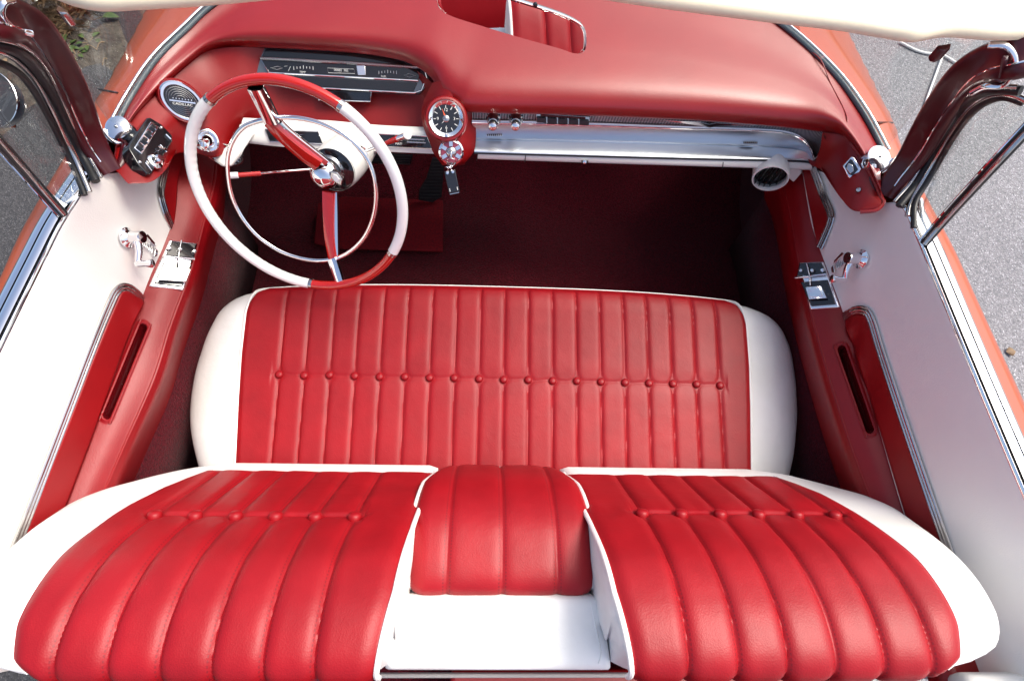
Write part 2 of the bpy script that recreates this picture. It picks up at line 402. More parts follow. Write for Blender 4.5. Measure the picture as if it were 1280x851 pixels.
for k in range(19):
    x = X0+SP*k; y = ybut(x)+.0025*noise.noise(V((k*1.7, 0, 0))); p = V((x, y, redz(x, y)+.0035))
    if k == 0: but0.location = p-wpos(cushion)
    else: dupe(but0, p, cushion)

# ---------------------------------------------------------------- seat backrests
PRF = spline([V((0, y, z)) for y, z in [(.052, .585), (.045, .60), (.00, .68), (-.05, .775), (-.10, .865), (-.15, .935), (-.205, .975), (-.255, .987), (-.283, .980), (-.293, .955), (-.297, .90), (-.300, .80), (-.30, .62)]], 260)
PS = [0]
for a, b in zip(PRF, PRF[1:]): PS.append(PS[-1]+(b-a).length)
def prof(s):
    s = max(0, min(PS[-1]-1e-6, s)); j = int(s/PS[-1]*259)
    while PS[j+1] < s: j += 1
    while PS[j] > s: j -= 1
    t = (s-PS[j])/(PS[j+1]-PS[j]); p = PRF[j].lerp(PRF[j+1], t); d = (PRF[min(j+2, 259)]-PRF[max(j-2, 0)]).normalized()
    return p, V((0, d.z, -d.y))                    # outward normal
OFF = .018                                          # arc length added in front of the older origin
def xo_r(s):
    t = [(0, .60), (.02, .655), (.042, .69), (.078, .726), (.14, .766), (.2, .775), (.31, .757), (.40, .738), (.45, .730), (.492, .722), (.515, .714), (.54, .695), (.556, .66), (.575, .62), (.62, .612)]
    return sum(interp(t, s+d) for d in (-.012, 0, .012))/3
def xi_of(s):
    return interp([(0, .134), (.08, .140), (.2, .145), (.33, .149), (.46, .155), (.51, .163), (.56, .170), (.7, .172)], s)
def xr_of(s):
    return interp([(0, .57), (.04, .585), (.08, .602), (.12, .618), (.17, .632), (.25, .638), (.4, .636), (.50, .630), (.54, .618), (.56, .595)], s)
SB, ST = .062, .585
def seatback(side):
    ad = .012 if side < 0 else 0
    gx = ([.243+.067*k for k in range(6)] if side > 0 else [.246+.0645*k for k in range(6)])
    x0, sp = gx[0], gx[1]-gx[0]
    def drop(x, s):
        e = xo_r(s)+ad-x; d = 0
        if e < .06: t = 1-max(0, e)/.06; d += .045*(1-math.sqrt(max(0, 1-t*t)))
        return d
    rows = []
    for i in range(91):
        s = PS[-1]*i/90; p, n = prof(s); xo = xo_r(s)+ad; xi = xi_of(s); r = []
        bk = n*-.13 if s < .52 else n*-.13+V((0, 0, -.02))
        r.append(V((side*(xi+.004), p.y+bk.y, p.z+bk.z))); r.append(V((side*(xi-.002), p.y+bk.y*.4, p.z+bk.z*.4)))
        for j in range(41):
            a = j/40; a = math.sin(a*math.pi/2); x = xi+(xo-xi)*a; d = drop(x, s)+(.006 if j == 0 else 0)
            wr = .003*noise.noise(V((x*6, s*7, 9+side))) if x > .64 else 0
            r.append(V((side*x, p.y-n.y*(d-wr), p.z-n.z*(d-wr))))
        q = r[-1]; r.append(q+V((side*.004, bk.y*.3, bk.z*.3))); r.append(V((q.x-side*.01, q.y+bk.y*.8, q.z+bk.z*.8)))
        rows.append(r)
    back = MB().grid(rows).build('seat_backrest', M['white'], CAR, sharp=75)
    sb = .275+OFF if side < 0 else .252+OFF
    def rp(x, s):                                   # point of the red pleated surface
        p, n = prof(s); u = (x-x0)/sp; xi, xr = xi_of(s)+.002, xr_of(s); H = .0080
        sh = (.010 if side > 0 else 0)*(1 if s < sb else max(0, 1-(s-sb)/.15)); u = (x-sh*(x-x0)/.33-x0)/sp
        if 0 <= u <= 5: h = puff(u, H)
        else: t = min(1, ((-u if u < 0 else u-5)*sp)/.022); h = H*(1-(1-t)**2.6)
        e = min(x-xi, xr-x); t = max(0, min(1, e/.024)); h *= 1-(1-t)**2.4
        ds = s-sb+.004*math.cos(2*math.pi*u); k = round(u); du = (u-k)*sp
        on = 1 if -.25 < u < 5.25 else max(0, 1-2.2*abs(u-min(max(u, 0), 5)))
        h -= .0050*math.exp(-((s-sb+.0035*abs(math.sin(math.pi*u)))/.006)**2)*on
        h -= .0035*math.exp(-((s-sb)/.030)**2)*on
        if 0 <= k <= 5: h -= .008*math.exp(-(du*du+(s-sb)**2)/.00013)
        h += .0018*noise.noise(V((x*10, s*8, 4+side)))+.0016*math.exp(-abs(s-sb)/.05)*noise.noise(V((x*45, s*22, 7)))
        h *= min(1, (s-SB)/.02+.15)
        d = drop(x, s); h = max(h, .0004)+.0035-d
        return V((side*x, p.y+n.y*h, p.z+n.z*h)), u
    rows, uvs = [], []
    for i in range(241):
        s = SB+(ST-SB)*i/240; r, q = [], []
        for j in range(281):
            a = j/280; x = xi_of(s)+.001+(xr_of(s)-xi_of(s)-.001)*a; P, u = rp(x, s); r.append(P); q.append((max(-.4, min(5.4, u)), s))
        rows.append(r); uvs.append(q)
    MB().grid(rows, uvs).build('backrest_insert', M['pleat'], back)
    for ed, nm in ((xi_of, 0), (xr_of, 1)):
        pts = []
        for s in np.linspace(SB-.008, ST-.03*nm, 60):
            p, n = prof(s); x = ed(s)+(.001 if nm else -.002); o = .003-drop(x, s); pts.append(V((side*x, p.y+n.y*o, p.z+n.z*o)))
        MB().tube(pts, .0042 if not nm else .0018, 8).build('piping', M['pipe'] if not nm else M['white'], back)
    first = None
    for k in range(6):
        u = k; x = x0+sp*k+(.010*(sp*k)/.33 if side > 0 else 0); P, _ = rp(x, sb); p, n = prof(sb); P += n*.0035
        if first is None:
            b = MB(); b.lathe([(0, .0048), (.005, .0046), (.009, .0030), (.0112, .000), (.0112, -.006)], (0, 0, 0), n, 20)
            first = b.build('button', M['red'], back); first.location = P-wpos(back)
        else: dupe(first, P, back)
    return back
seatback(-1); seatback(1)

# ---------------------------------------------------------------- folding centre armrest and centre top
AP = spline([V((0, y, z)) for y, z in [(.050, .60), (.040, .635), (.022, .69), (-.008, .755), (-.045, .800), (-.09, .832), (-.145, .843), (-.180, .841), (-.196, .826), (-.199, .79), (-.19, .74)]], 90)
rows, uvs = [], []
for i, p in enumerate(AP):
    d = (AP[min(i+1, 89)]-AP[max(i-1, 0)]).normalized(); n = V((0, d.z, -d.y)); s = i/89
    hw = .155*interp([(0, .60), (.04, .72), (.12, .84), (.3, .96), (.5, 1), (.85, .985), (1, .96)], s); r, q = [], []
    for j in range(141):
        a = j/140*2-1; x = hw*a; u = (x/.155*1.72)+20; e = 1-abs(a)
        h = puff(u, .0046*(1-max(0, s-.8)*2.5), 6)*min(1, e/.06)**.7-.014*max(0, (abs(a)-.78)/.22)**2.2
        if s < .05: h -= .01*(1-s/.05)
        if s > .84: h -= 0
        r.append(V((x, p.y+n.y*h, p.z+n.z*h))); q.append((u, s*.5))
    lo = .05
    r = [V((r[0].x+.004, r[0].y-n.y*.07, r[0].z-n.z*.07))]+r+[V((r[-1].x-.004, r[-1].y-n.y*.07, r[-1].z-n.z*.07))]; q = [q[0]]+q+[q[-1]]
    rows.append(r); uvs.append(q)
arm = MB().grid(rows, uvs).build('centre_armrest', M['pleat'], CAR, sharp=80)
ed = []
ed += [rows[i][2]+V((-.001, 0, .001)) for i in range(78, 3, -3)]+[rows[2][j] for j in range(10, 140, 10)]+[rows[i][-3]+V((.001, 0, .001)) for i in range(3, 79, 3)]
MB().tube(spline(ed, 160), .0038, 8).build('piping', M['pipe'], arm)
b = MB(); c0 = K(620, 790, .80)
fr = [K(489, 746, .835), K(750, 746, .835)]; bk = [K(479, 838, .83), K(766, 838, .83)]
rows = []
for t, dz, ix in [(-.10, -.14, .02), (-.06, -.03, .012), (0, -.004, .006), (.06, 0, 0), (.3, .004, 0), (.6, .005, 0), (.9, .002, 0), (.985, -.006, .002), (1.0, -.03, .006), (.99, -.20, .01)]:
    l = fr[0].lerp(bk[0], t); r_ = fr[1].lerp(bk[1], t); rr = []
    for a, dd, o in [(0, -.12, .004), (0, -.02, -.001), (.004, -.006, 0), (.03, 0, 0), (.25, .002, 0), (.5, .003, 0), (.75, .002, 0), (.97, 0, 0), (.996, -.006, 0), (1, -.02, 0), (1, -.12, 0)]:
        x = l.x+ix+(r_.x-l.x-2*ix)*a; rr.append(V((x, l.y+(r_.y-l.y)*a, l.z+dz+dd)))
    rows.append(rr)
ctop = MB().grid(surf(rows, 60, 50)).build('centre_backrest_top', M['white'], CAR, sharp=80)
for k in (3, -4):
    pass
cbv = bvh_of(surf(rows, 60, 50))
for q in ([(503, 752), (497, 785), (491, 815), (494, 829)], [(738, 752), (745, 785), (751, 815), (748, 829)]):
    MB().tube(spline([hit(cbv, x, y, .0002) for x, y in q], 40), .0011, 6).build('stitched_seam', M['white'], ctop)
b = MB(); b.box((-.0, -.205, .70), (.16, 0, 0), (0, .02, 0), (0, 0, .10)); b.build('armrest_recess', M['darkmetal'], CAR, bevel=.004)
# rear edge of the seat frame, carpet of the rear footwell, cloth on it
a0, a1 = K(455, 843.5, .66), K(800, 843, .66)
MB().box((a0+a1)/2, (a1-a0)/2, (0, .0035, 0), (0, 0, .01)).build('seat_frame_rail', mat('grey_seat_rail', (.35, .34, .32), .5), CAR, bevel=.005)
MB().box((0, -.68, .40), (.85, 0, 0), (0, .36, 0), (0, 0, .02)).build('rear_carpet', M['carpet'], CAR, bevel=.01)
q0 = K(1235, 848, .86)
MB().box(q0+V((.06, -.16, -.02)), (.10, 0, 0), (0, .165, .0), (0, 0, .03)).build('rear_side_trim', M['white'], CAR, bevel=.02)
q1 = K(1225, 826, .80)
MB().box(q1+V((.07, -.12, -.05)), (.12, 0, 0), (0, .14, .0), (0, 0, .03)).build('rear_side_panel', M['dred'], CAR, bevel=.02)
MB().box((.33, -.40, .55), (.42, 0, 0), (0, .06, 0), (0, 0, .03)).build('seat_frame', M['dred'], CAR, bevel=.01)
rb = MB().grid(surf([[V((x, -.98, .42)) for x in (-.7, -.35, 0, .35, .7)], [V((x, -.99, .58)) for x in (-.7, -.35, 0, .35, .7)], [V((x, -1.04, .62)) for x in (-.7, -.35, 0, .35, .7)], [V((x, -1.40, .60)) for x in (-.7, -.35, 0, .35, .7)], [V((x, -1.50, .78)) for x in (-.7, -.35, 0, .35, .7)], [V((x, -1.60, 1.0)) for x in (-.7, -.35, 0, .35, .7)]], 40, 40)).build('rear_seat', M['red'], CAR, solid=.05)
p = K(382, 862, .95); rows = []
for i in range(13):
    t = -1+2*i/12; rows.append([V((p.x+.045*t, p.y+.02*math.cos(a), p.z-.06+.05*math.sin(a)*math.sqrt(max(.02, 1-t*t))+.003*noise.noise(V((t*4, a*2, 0))))) for a in np.linspace(0, 2*math.pi, 15)[:-1]])
cl = MB().grid(rows, closeu=True).build('folded_cloth', M['bluefab']); tag(cl, 'blue grey folded cloth lying behind the driver backrest at the bottom edge', 'cloth')
#PART3
def proj(P):
    d = P-CAM; z = d.dot(cf); return 640+FPX*d.dot(cr)/z, 425.5-FPX*d.dot(cu)/z
def toward(P, up=0.0, side=0.0):                    # direction from a point to where the driver's eyes are, tilted
    n = (CAM-P).normalized(); return (n+V((side, 0, up))).normalized()
# ---------------------------------------------------------------- doors
def door(sg, B, A, ridge, slot, strips, fields, nm):
    Bp, Ap, Rp = KL(B), KL(A), KL(ridge)
    def mixrow(f, dz): return [b.lerp(a, f)+V((0, 0, dz)) for b, a in zip(Bp, Ap)]
    rows = surf([Bp, mixrow(.05, .006), mixrow(.30, .012), mixrow(.65, .008), Ap], 130, 40)
    bv = bvh_of(rows)
    full = [[p+V((0, 0, -.06)) for p in rows[0]]]+rows+[[p+V((sg*.0, 0, -.10)) for p in rows[-1]]]
    dr = MB().grid(full).build('door', M['door_white'], CAR, sharp=60)
    # belt mouldings in parallel bands outboard of the panel
    B2 = spline(Bp[2:], 120); N = []
    for i in range(len(B2)):
        t = (B2[min(i+1, 119)]-B2[max(i-1, 0)]).normalized(); n = V((t.y, -t.x, 0)).normalized(); n = n if n.x*sg > 0 else -n; N.append(n)
    def band(o0, o1, dz0, dz1, mt, name, th=.012):
        r = [[p+n*o0+V((0, 0, dz0-th)) for p, n in zip(B2, N)], [p+n*o0+V((0, 0, dz0)) for p, n in zip(B2, N)],
             [p+n*((o0+o1)/2)+V((0, 0, (dz0+dz1)/2+.0025)) for p, n in zip(B2, N)],
             [p+n*o1+V((0, 0, dz1)) for p, n in zip(B2, N)], [p+n*o1+V((0, 0, dz1-th)) for p, n in zip(B2, N)]]
        return MB().grid(r).build(name, mt, dr, sharp=50)
    band(.0, .006, .002, .004, M['chrome'], 'belt_moulding')
    band(.006, .0105, -.004, -.004, M['black'], 'window_seal')
    band(.0105, .026, .004, .004, M['chrome'], 'belt_moulding')
    band(.026, .0290, -.006, -.006, M['black'], 'window_seal')
    band(.029, .045, .004, .000, M['chrome'], 'belt_moulding')
    # armrest
    lo1 = [p+V((sg*.002, 0, -.030)) for p in Rp]; lo2 = [p+V((sg*.040, 0, -.13)) for p in Rp]; lo3 = [p+V((sg*.055, 0, -.40)) for p in Rp]
    up = [a.lerp(r, .5)+V((0, 0, .006)) for a, r in zip(Ap, Rp)]; rr = [a.lerp(r, .88)+V((0, 0, .004)) for a, r in zip(Ap, Rp)]
    top = surf([[p+V((sg*.006, 0, 0)) for p in Ap], up, rr, Rp, lo1, lo2], 460, 260)
    s0, s1, hw = V((*slot[0], 0)), V((*slot[1], 0)), slot[2]
    bva = bvh_of(top); trow = []; KK = []
    for r in top:
        q = []
        for p in r:
            x, y = proj(p); c = V((x, y, 0)); t = max(0, min(1, (c-s0).dot(s1-s0)/(s1-s0).length_squared)); d = (c-s0.lerp(s1, t)).length
            KK.append(d < hw+.3); q.append(p+V((0, 0, .003*math.exp(-((d-hw-1.5)/2)**2))))
        trow.append(q)
    am = MB().grid(trow); am.f = [f for f in am.f if not all(KK[i] for i in f)]; am.mi = [0]*len(am.f)
    arm = am.build('door_armrest', M['armred'], CAR, sharp=75)
    loop = []; ax_ = (s1-s0).normalized(); px_ = V((-ax_.y, ax_.x, 0))
    for t in range(11): loop.append(s1+(px_*math.cos(t*math.pi/10)+ax_*math.sin(t*math.pi/10))*(hw+1.2))
    for t in range(11): loop.append(s0+(-px_*math.cos(t*math.pi/10)-ax_*math.sin(t*math.pi/10))*(hw+1.2))
    lp = spline([hit(bva, q.x, q.y, .0012) for q in loop], 140, True); lc = sum(lp, V((0, 0, 0)))/140
    MB().tube(lp, .0026, 8, closed=True).build('pull_slot_rim', M['armred'], arm)
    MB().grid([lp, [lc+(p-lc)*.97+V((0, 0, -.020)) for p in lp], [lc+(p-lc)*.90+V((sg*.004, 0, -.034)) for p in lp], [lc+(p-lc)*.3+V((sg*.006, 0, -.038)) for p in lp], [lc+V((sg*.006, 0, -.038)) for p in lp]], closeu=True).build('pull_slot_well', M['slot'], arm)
    seam = [hit(bva, x, y, .0008) for x, y, _ in [(a[0]*.1+r[0]*.9, a[1]*.1+r[1]*.9, 0) for a, r in zip(A, ridge)]]
    seam = [s for s in seam if s]
    MB().tube(spline(seam, 160), .0012, 6).build('stitched_seam', M['dred'], arm)
    MB().grid([lo2, lo3]).build('lower_door_carpet', M['carpet'], dr, solid=.01)
    for nmf, top_, bot in fields:                    # red vinyl fields
        a = [hit(bv, x, y, .0035) for x, y in top_]; b = [hit(bv, x, y, .0035) or hit(bva, x, y, .001) for x, y in bot]
        a = spline([p for p in a if p], 60); b = spline([p for p in b if p], 60); gr_ = []
        for i in range(12):
            gr_.append([p.lerp(q, i/11) for p, q in zip(a, b)])
        MB().grid(gr_).build('door_inset_panel', M['dred'], dr, solid=.003)
    for st in strips:                                # three ridged chrome strip
        pts = [hitn(bv, x, y, .004) for x, y in st]; P = spline([p for p, n in pts], 120); n = sum((n for p, n in pts), V((0, 0, 0))).normalized()
        mb = MB()
        for o in (-.0062, 0, .0062):
            Q = []
            for i in range(120):
                t = (P[min(i+1, 119)]-P[max(i-1, 0)]).normalized(); Q.append(P[i]+n.cross(t)*o)
            mb.tube(Q, .0030, 8)
        mb.tube(P, .0085, 8, flat=.25, up=[n]*120)
        mb.build('chrome_trim_strip', M['dchrome'], dr)
    return dr, bv, bva, arm, B2, N
BL = [(150, 226, .915), (137, 221, .945), (119, 219, .970), (100, 248, .972), (79, 281, .972), (56, 327, .972), (30, 380, .972), (0, 442, .972), (-60, 565, .972), (-130, 720, .972)]
AL = [(232, 170, .79), (222, 215, .785), (216, 268, .775), (204, 305, .77), (188, 342, .765), (165, 402, .76), (140, 470, .755), (108, 557, .75), (60, 683, .745), (0, 840, .74)]
RL = [(275, 195, .735), (271, 232, .73), (259, 275, .728), (251, 306, .725), (240, 345, .722), (216, 410, .72), (196, 474, .716), (155, 566, .712), (106, 680, .705), (48, 810, .70)]
BR = [(1103, 260, .915), (1112, 257, .945), (1126, 258, .970), (1149, 307, .972), (1188, 403, .972), (1232, 510, .972), (1278, 620, .972), (1330, 745, .972), (1385, 870, .972)]
AR = [(1003, 205, .79), (1012, 252, .785), (1019, 288, .775), (1035, 335, .77), (1065, 420, .76), (1100, 537, .752), (1133, 648, .745), (1170, 755, .742), (1208, 860, .74)]
RR = [(966, 205, .735), (978, 238, .73), (988, 285, .728), (996, 331, .725), (1019, 425, .72), (1053, 537, .714), (1091, 640, .708), (1124, 735, .705), (1160, 840, .70)]
stL = [[(176, 375), (164, 363), (153, 359), (145, 363), (137, 376), (112, 437), (84, 510), (30, 650), (-10, 752)], [(211, 180), (204, 213), (199, 240), (204, 263), (213, 284)]]
fdL = [('r', [(176, 376), (160, 366), (152, 364), (146, 370), (116, 440), (88, 512), (34, 650), (-6, 752)], [(177, 378), (172, 388), (160, 415), (148, 446), (140, 468), (108, 556), (70, 655), (40, 730)]),
       ('f', [(214, 180), (207, 215), (203, 240), (207, 262), (214, 281)], [(230, 182), (226, 205), (221, 225), (219, 255), (216, 280)])]
stR = [[(1056, 396), (1070, 388), (1083, 388), (1091, 399), (1103, 438), (1130, 520), (1170, 636), (1212, 752)], [(1018, 212), (1030, 243), (1040, 266), (1040, 276), (1035, 290), (1026, 310)]]
fdR = [('r', [(1056, 400), (1070, 393), (1081, 393), (1087, 402), (1099, 440), (1126, 522), (1166, 638), (1206, 752)], [(1057, 402), (1061, 415), (1068, 432), (1074, 452), (1085, 488), (1102, 540), (1134, 645), (1166, 742)]),
       ('f', [(1012, 212), (1026, 243), (1035, 266), (1036, 276), (1031, 290), (1024, 306)], [(1004, 212), (1009, 238), (1013, 258), (1016, 272), (1019, 288), (1023, 304)])]
dL, bvL, bvaL, armL, BLc, NL = door(-1, BL, AL, RL, ((179, 410), (134, 519), 5.6), stL, fdL, 'L')
dR, bvR, bvaR, armR, BRc, NR = door(1, BR, AR, RR, ((1052, 437), (1087, 537), 5.6), stR, fdR, 'R')

def handle_box(bva, up4, lo4, flap, screws, arm):
    def H(x, y, o): return hit(bva, x, y, o)
    def pl(mb, q, o, th):
        P = [H(x, y, o) for x, y in q]; n = (P[1]-P[0]).cross(P[2]-P[1]).normalized(); n = n if n.z > 0 else -n
        mb.prism([p-n*th for p in P], n*th); return n
    mb = MB(); n = pl(mb, [up4[0], up4[1], lo4[2], lo4[3]], .006, .02); hb = mb.build('door_handle', M['chrome'], arm, bevel=.003)
    def sh(q, k): c = (sum(p[0] for p in q)/4, sum(p[1] for p in q)/4); return [(c[0]+(x-c[0])*k, c[1]+(y-c[1])*k) for x, y in q]
    mb = MB(); pl(mb, sh(up4, .84), .009, .006); pl(mb, sh(lo4, .80), .009, .006); mb.build('handle_plate', M['gloss'], hb, bevel=.002)
    mb = MB(); pl(mb, flap, .020, .008); pl(mb, sh(flap, .7), .0225, .003)
    e0, e1 = H(up4[3][0]+2, up4[3][1], .012), H(up4[2][0]-3, up4[2][1], .012); mb.tube([e0, e1], .0022, 8)
    mb.tube([H((up4[0][0]*.6+up4[1][0]*.4), up4[0][1]+2, .013), H(up4[3][0]*.55+up4[2][0]*.45, up4[3][1]-1, .013), H(lo4[0][0]*.55+lo4[1][0]*.45, lo4[0][1]+9, .014)], .0016, 8)
    mb.build('handle_lever', M['chrome'], hb, bevel=.0015)
    for x, y in screws:
        m2 = MB(); m2.lathe([(0, .003), (.003, .0025), (.0042, 0), (.0042, -.003)], H(x, y, .012), n, 14); m2.build('screw', M['chrome'], hb)
handle_box(bvaL, [(212, 301), (246, 305), (245, 326), (203, 323)], [(202, 325), (245, 328), (229, 364), (187, 359)], [(209, 338), (235, 340), (229, 355), (200, 354)], [(212, 313), (224, 314), (240, 316)], armL)
handle_box(bvaR, [(999, 329), (1029, 328), (1036, 345), (997, 348)], [(998, 350), (1037, 347), (1049, 385), (1013, 388)], [(1011, 362), (1027, 361), (1033, 376), (1015, 377)], [(1004, 340), (1017, 340), (1028, 340)], armR)

def crank(bv, c0, c1, a1, k1, sg, par, em):
    P, n = hitn(bv, *c0, 0); h = V((-sg, 0, .12)).normalized()
    mb = MB(); mb.lathe([(.020, 0), (.020, .003), (.015, .006), (.0115, .010), (.0125, .030), (.0115, .034), (0, .035)], P, h, 28)
    cr0 = mb.build('window_crank', M['chrome'], par)
    Q = P+h*.020; d = K(*a1, Q.z-.03)-Q; E = Q+V((0, d.y, -.030 if abs(d.z) < 1 else d.z)); E = KX(*a1, Q.x-sg*.004)
    mb = MB(); mb.tube(spline([Q, Q.lerp(E, .5)+h*.004, E], 14), .006, 10, rs=[.0085-.003*i/13 for i in range(14)]); mb.build('crank_arm', M['chrome'], cr0)
    mb = MB(); mb.lathe([(0, -.004), (.006, -.003), (.007, .004), (.0065, .018), (.0085, .026), (.0085, .030), (.006, .032), (0, .032)], E, h, 20); mb.build('crank_knob', M['chrome'], cr0)
    # winged crest on the panel beside the crank
    c, n = hitn(bv, *em, .002); u = V((0, 0, 1)); u = (u-n*u.dot(n)).normalized(); t = V((0, 1, 0)); mb = MB()
    for k in range(7):
        mb.box(c+u*(.012-.0045*k)+t*(.0015*k), t*(.003+.0014*k), u*.0014, n*(.004))
    mb.prism([c+t*.018+u*.016, c+t*.014-u*.018, c+t*.020-u*.014, c+t*.025+u*.012], n*.007)
    mb.prism([c-t*.008-u*.022, c+t*.012-u*.02, c+t*.010-u*.028, c-t*.002-u*.030], n*.006)
    mb.build('winged_emblem', M['chrome'], par, bevel=.0008)
crank(bvL, (158, 297), (168, 300), (172, 330), (187, 332), -1, dL, (181, 309))
crank(bvR, (1077, 324), (1065, 330), (1056, 350), (1043, 352), 1, dR, (1055, 331))

# ---------------------------------------------------------------- outer body beside the doors and front fenders
def fender(sg, inner, outer, name_seam):
    I, O = spline(inner, 120), spline(outer, 120)
    mid = [i.lerp(o, .5)+V((0, 0, .012)) for i, o in zip(I, O)]; low = [o+V((sg*.02, 0, -.14)) for o in O]; lw2 = [o+V((-sg*.0, 0, -.60)) for o in O]
    ed = [o+V((sg*.004, 0, -.015)) for o in O]
    rows = surf([I, mid, O, ed, low, lw2], 120, 60); bv = bvh_of(rows)
    f = MB().grid(rows).build('fender', M['body'], CAR, sharp=80)
    return f, bv
inL = [p+n*.046+V((0, 0, -.002)) for p, n in zip(BLc, NL)][::-1][::12]; inR = [p+n*.046+V((0, 0, -.002)) for p, n in zip(BRc, NR)][::-1][::12]
SEAL = [(143, 164, .955), (166, 122, .965), (196, 77, .98), (235, 38, .99), (270, 6, 1.0), (330, -30, 1.01), (450, -64, 1.02), (640, -76, 1.025), (820, -50, 1.02), (920, -5, 1.01), (985, 40, 1.0), (1040, 92, .985), (1077, 142, .97), (1104, 192, .955)]
SP_ = KL(SEAL)
fL, bfL = fender(-1, inL+[K(118, 175, .95), K(143, 160, .95), K(196, 72, .972), K(235, 33, .98), K(290, -20, .99)],
       KL([(-160, 690, .92), (-60, 490, .92), (0, 366, .92), (26, 300, .92), (50, 254, .92), (82, 197, .92), (118, 130, .92), (138, 98, .92), (160, 57, .92), (188, 4, .92), (215, -45, .92)]), 0)
fR, bfR = fender(1, inR+[K(1120, 215, .95), K(1104, 188, .95), K(1080, 138, .962), K(1043, 88, .975), K(990, 38, .98), K(930, -10, .99)],
       KL([(1440, 880, .92), (1330, 620, .92), (1280, 505, .92), (1240, 420, .92), (1205, 345, .92), (1165, 262, .92), (1128, 185, .92), (1118, 155, .92), (1090, 100, .92), (1062, 45, .92), (1035, -10, .92)]), 0)
for bv, f, a, b in ((bfL, fL, (123, 112), (149, 117)), (bfR, fR, (1083, 153), (1117, 154))):
    P = [hit(bv, a[0]+(b[0]-a[0])*t, a[1]+(b[1]-a[1])*t, .0005) for t in (0, .3, .6, .95)]
    P = [p for p in P if p]
    MB().tube(spline(P, 20), .0022, 6).build('panel_gap', M['gloss'], f)
hd = surf([[K(270, 0, .99), K(450, -72, 1.0), K(640, -86, 1.01), K(820, -60, 1.0), K(1000, 40, .98)],
           [V((-.72, 1.5, .99)), V((-.35, 1.55, 1.02)), V((0, 1.56, 1.03)), V((.35, 1.55, 1.02)), V((.72, 1.5, .99))],
           [V((-.72, 2.4, .90)), V((-.35, 2.45, .96)), V((0, 2.46, .97)), V((.35, 2.45, .96)), V((.72, 2.4, .90))]], 60, 40)
MB().grid(hd).build('hood', M['body'], CAR, solid=.01)

# ---------------------------------------------------------------- floor
rows = []
for y, z in [(-.35, .30), (.2, .30), (.7, .30), (.95, .305), (1.12, .40), (1.30, .58), (1.42, .80)]:
    rows.append([V((x, y, z+.05*math.exp(-(x/.16)**2)*(1 if y > .3 else .6))) for x in np.linspace(-.86, .86, 13)])
MB().grid(surf(rows, 80, 70)).build('floor_carpet', M['carpet'], CAR, solid=.01)
MB().box((0, .18, .37), (.66, 0, 0), (0, .20, 0), (0, 0, .07)).build('seat_base', M['carpet'], CAR, bevel=.01)
for sg in (-1, 1):
    MB().box((sg*.815, 1.0, .57), (.01, 0, 0), (0, .45, 0), (0, 0, .29)).build('kick_panel', M['carpet'], CAR, bevel=.004)
MB().box((0, 1.28, .76), (.83, 0, 0), (0, .01, 0), (0, 0, .20)).build('firewall', M['carpet'], CAR)
mt_ = [K(393, 306, .345), K(398, 256, .345), K(430, 247, .345), K(554, 252, .345), K(554, 316, .345), K(420, 312, .345)]
fm = MB().prism(mt_, V((0, 0, .008))).build('floor_mat', M['mat'], bevel=.003); tag(fm, 'small dark red rubber floor mat on the maroon carpet below the steering column', 'floor mat')
def pedal(poly, zt, zb, name, ribs):
    ys = [q[1] for q in poly]; y0, y1 = min(ys), max(ys)
    P = [K(x, y, zt+(zb-zt)*(y-y0)/(y1-y0)) for x, y in poly]
    n = toward(P[0], .2); mb = MB().prism([p-n*.010 for p in P], n*.010); pd = mb.build(name, M['black'], CAR, bevel=.002)
    mb = MB()
    for k in range(ribs):
        t = (k+.5)/ribs; y = y0+(y1-y0)*t; xs = []
        for (xa, ya), (xb, yb) in zip(poly, poly[1:]+poly[:1]):
            if (ya-y)*(yb-y) < 0: xs.append(xa+(xb-xa)*(y-ya)/(yb-ya))
        if len(xs) >= 2:
            z = zt+(zb-zt)*t; a, b = K(min(xs)+1.5, y, z)+n*.0015, K(max(xs)-1.5, y, z)+n*.0015
            mb.tube([a, b], .0022, 6)
    mb.build('rib', M['black'], pd)
pedal([(541, 196), (556, 200), (552, 246), (541, 253), (523, 250), (524, 237), (533, 222)], .52, .36, 'accelerator_pedal', 14)
pedal([(458, 190), (516, 193), (513, 206), (462, 204)], .55, .50, 'brake_pedal', 5)
p = K(279, 312, .42); MB().lathe([(0, .010), (.010, .008), (.013, 0), (.008, -.01)], p, V((.6, 0, .6)), 20, sx=1.8, ref=(0, 1, 0)).build('release_knob', M['dchrome'], CAR)
p = K(962, 332, .50); MB().lathe([(0, .006), (.008, .005), (.011, 0), (.011, -.006)], p, V((-.8, 0, .4)), 20, ref=(0, 1, 0)).build('kick_panel_button', M['dchrome'], CAR)

# ---------------------------------------------------------------- dashboard
LIP = [(141, 208, .955), (149, 176, .957), (170, 143, .957), (202, 110, .95), (234, 81, .952), (261, 62, .954), (300, 56, .954), (380, 59, .952), (450, 64, .95), (505, 74, .948), (536, 92, .944), (551, 114, .935), (570, 129, .928), (592, 138, .925), (700, 141, .925), (850, 147, .927), (950, 154, .930), (1012, 160, .934), (1044, 166, .94), (1060, 174, .95), (1080, 200, .957), (1101, 245, .96)]
TOP = [(146, 170, .956), (158, 137, .962), (180, 101, .973), (208, 64, .985), (242, 32, .992), (285, -2, 1.003), (335, -32, 1.01), (400, -52, 1.016), (460, -65, 1.02), (520, -72, 1.022), (560, -75, 1.024), (600, -76, 1.025), (630, -76, 1.025), (660, -75, 1.025), (740, -66, 1.024), (820, -49, 1.02), (900, -14, 1.012), (950, 15, 1.006), (1000, 52, .998), (1040, 94, .986), (1072, 138, .972), (1100, 188, .958)]
TP, LP = KL(TOP), KL(LIP)
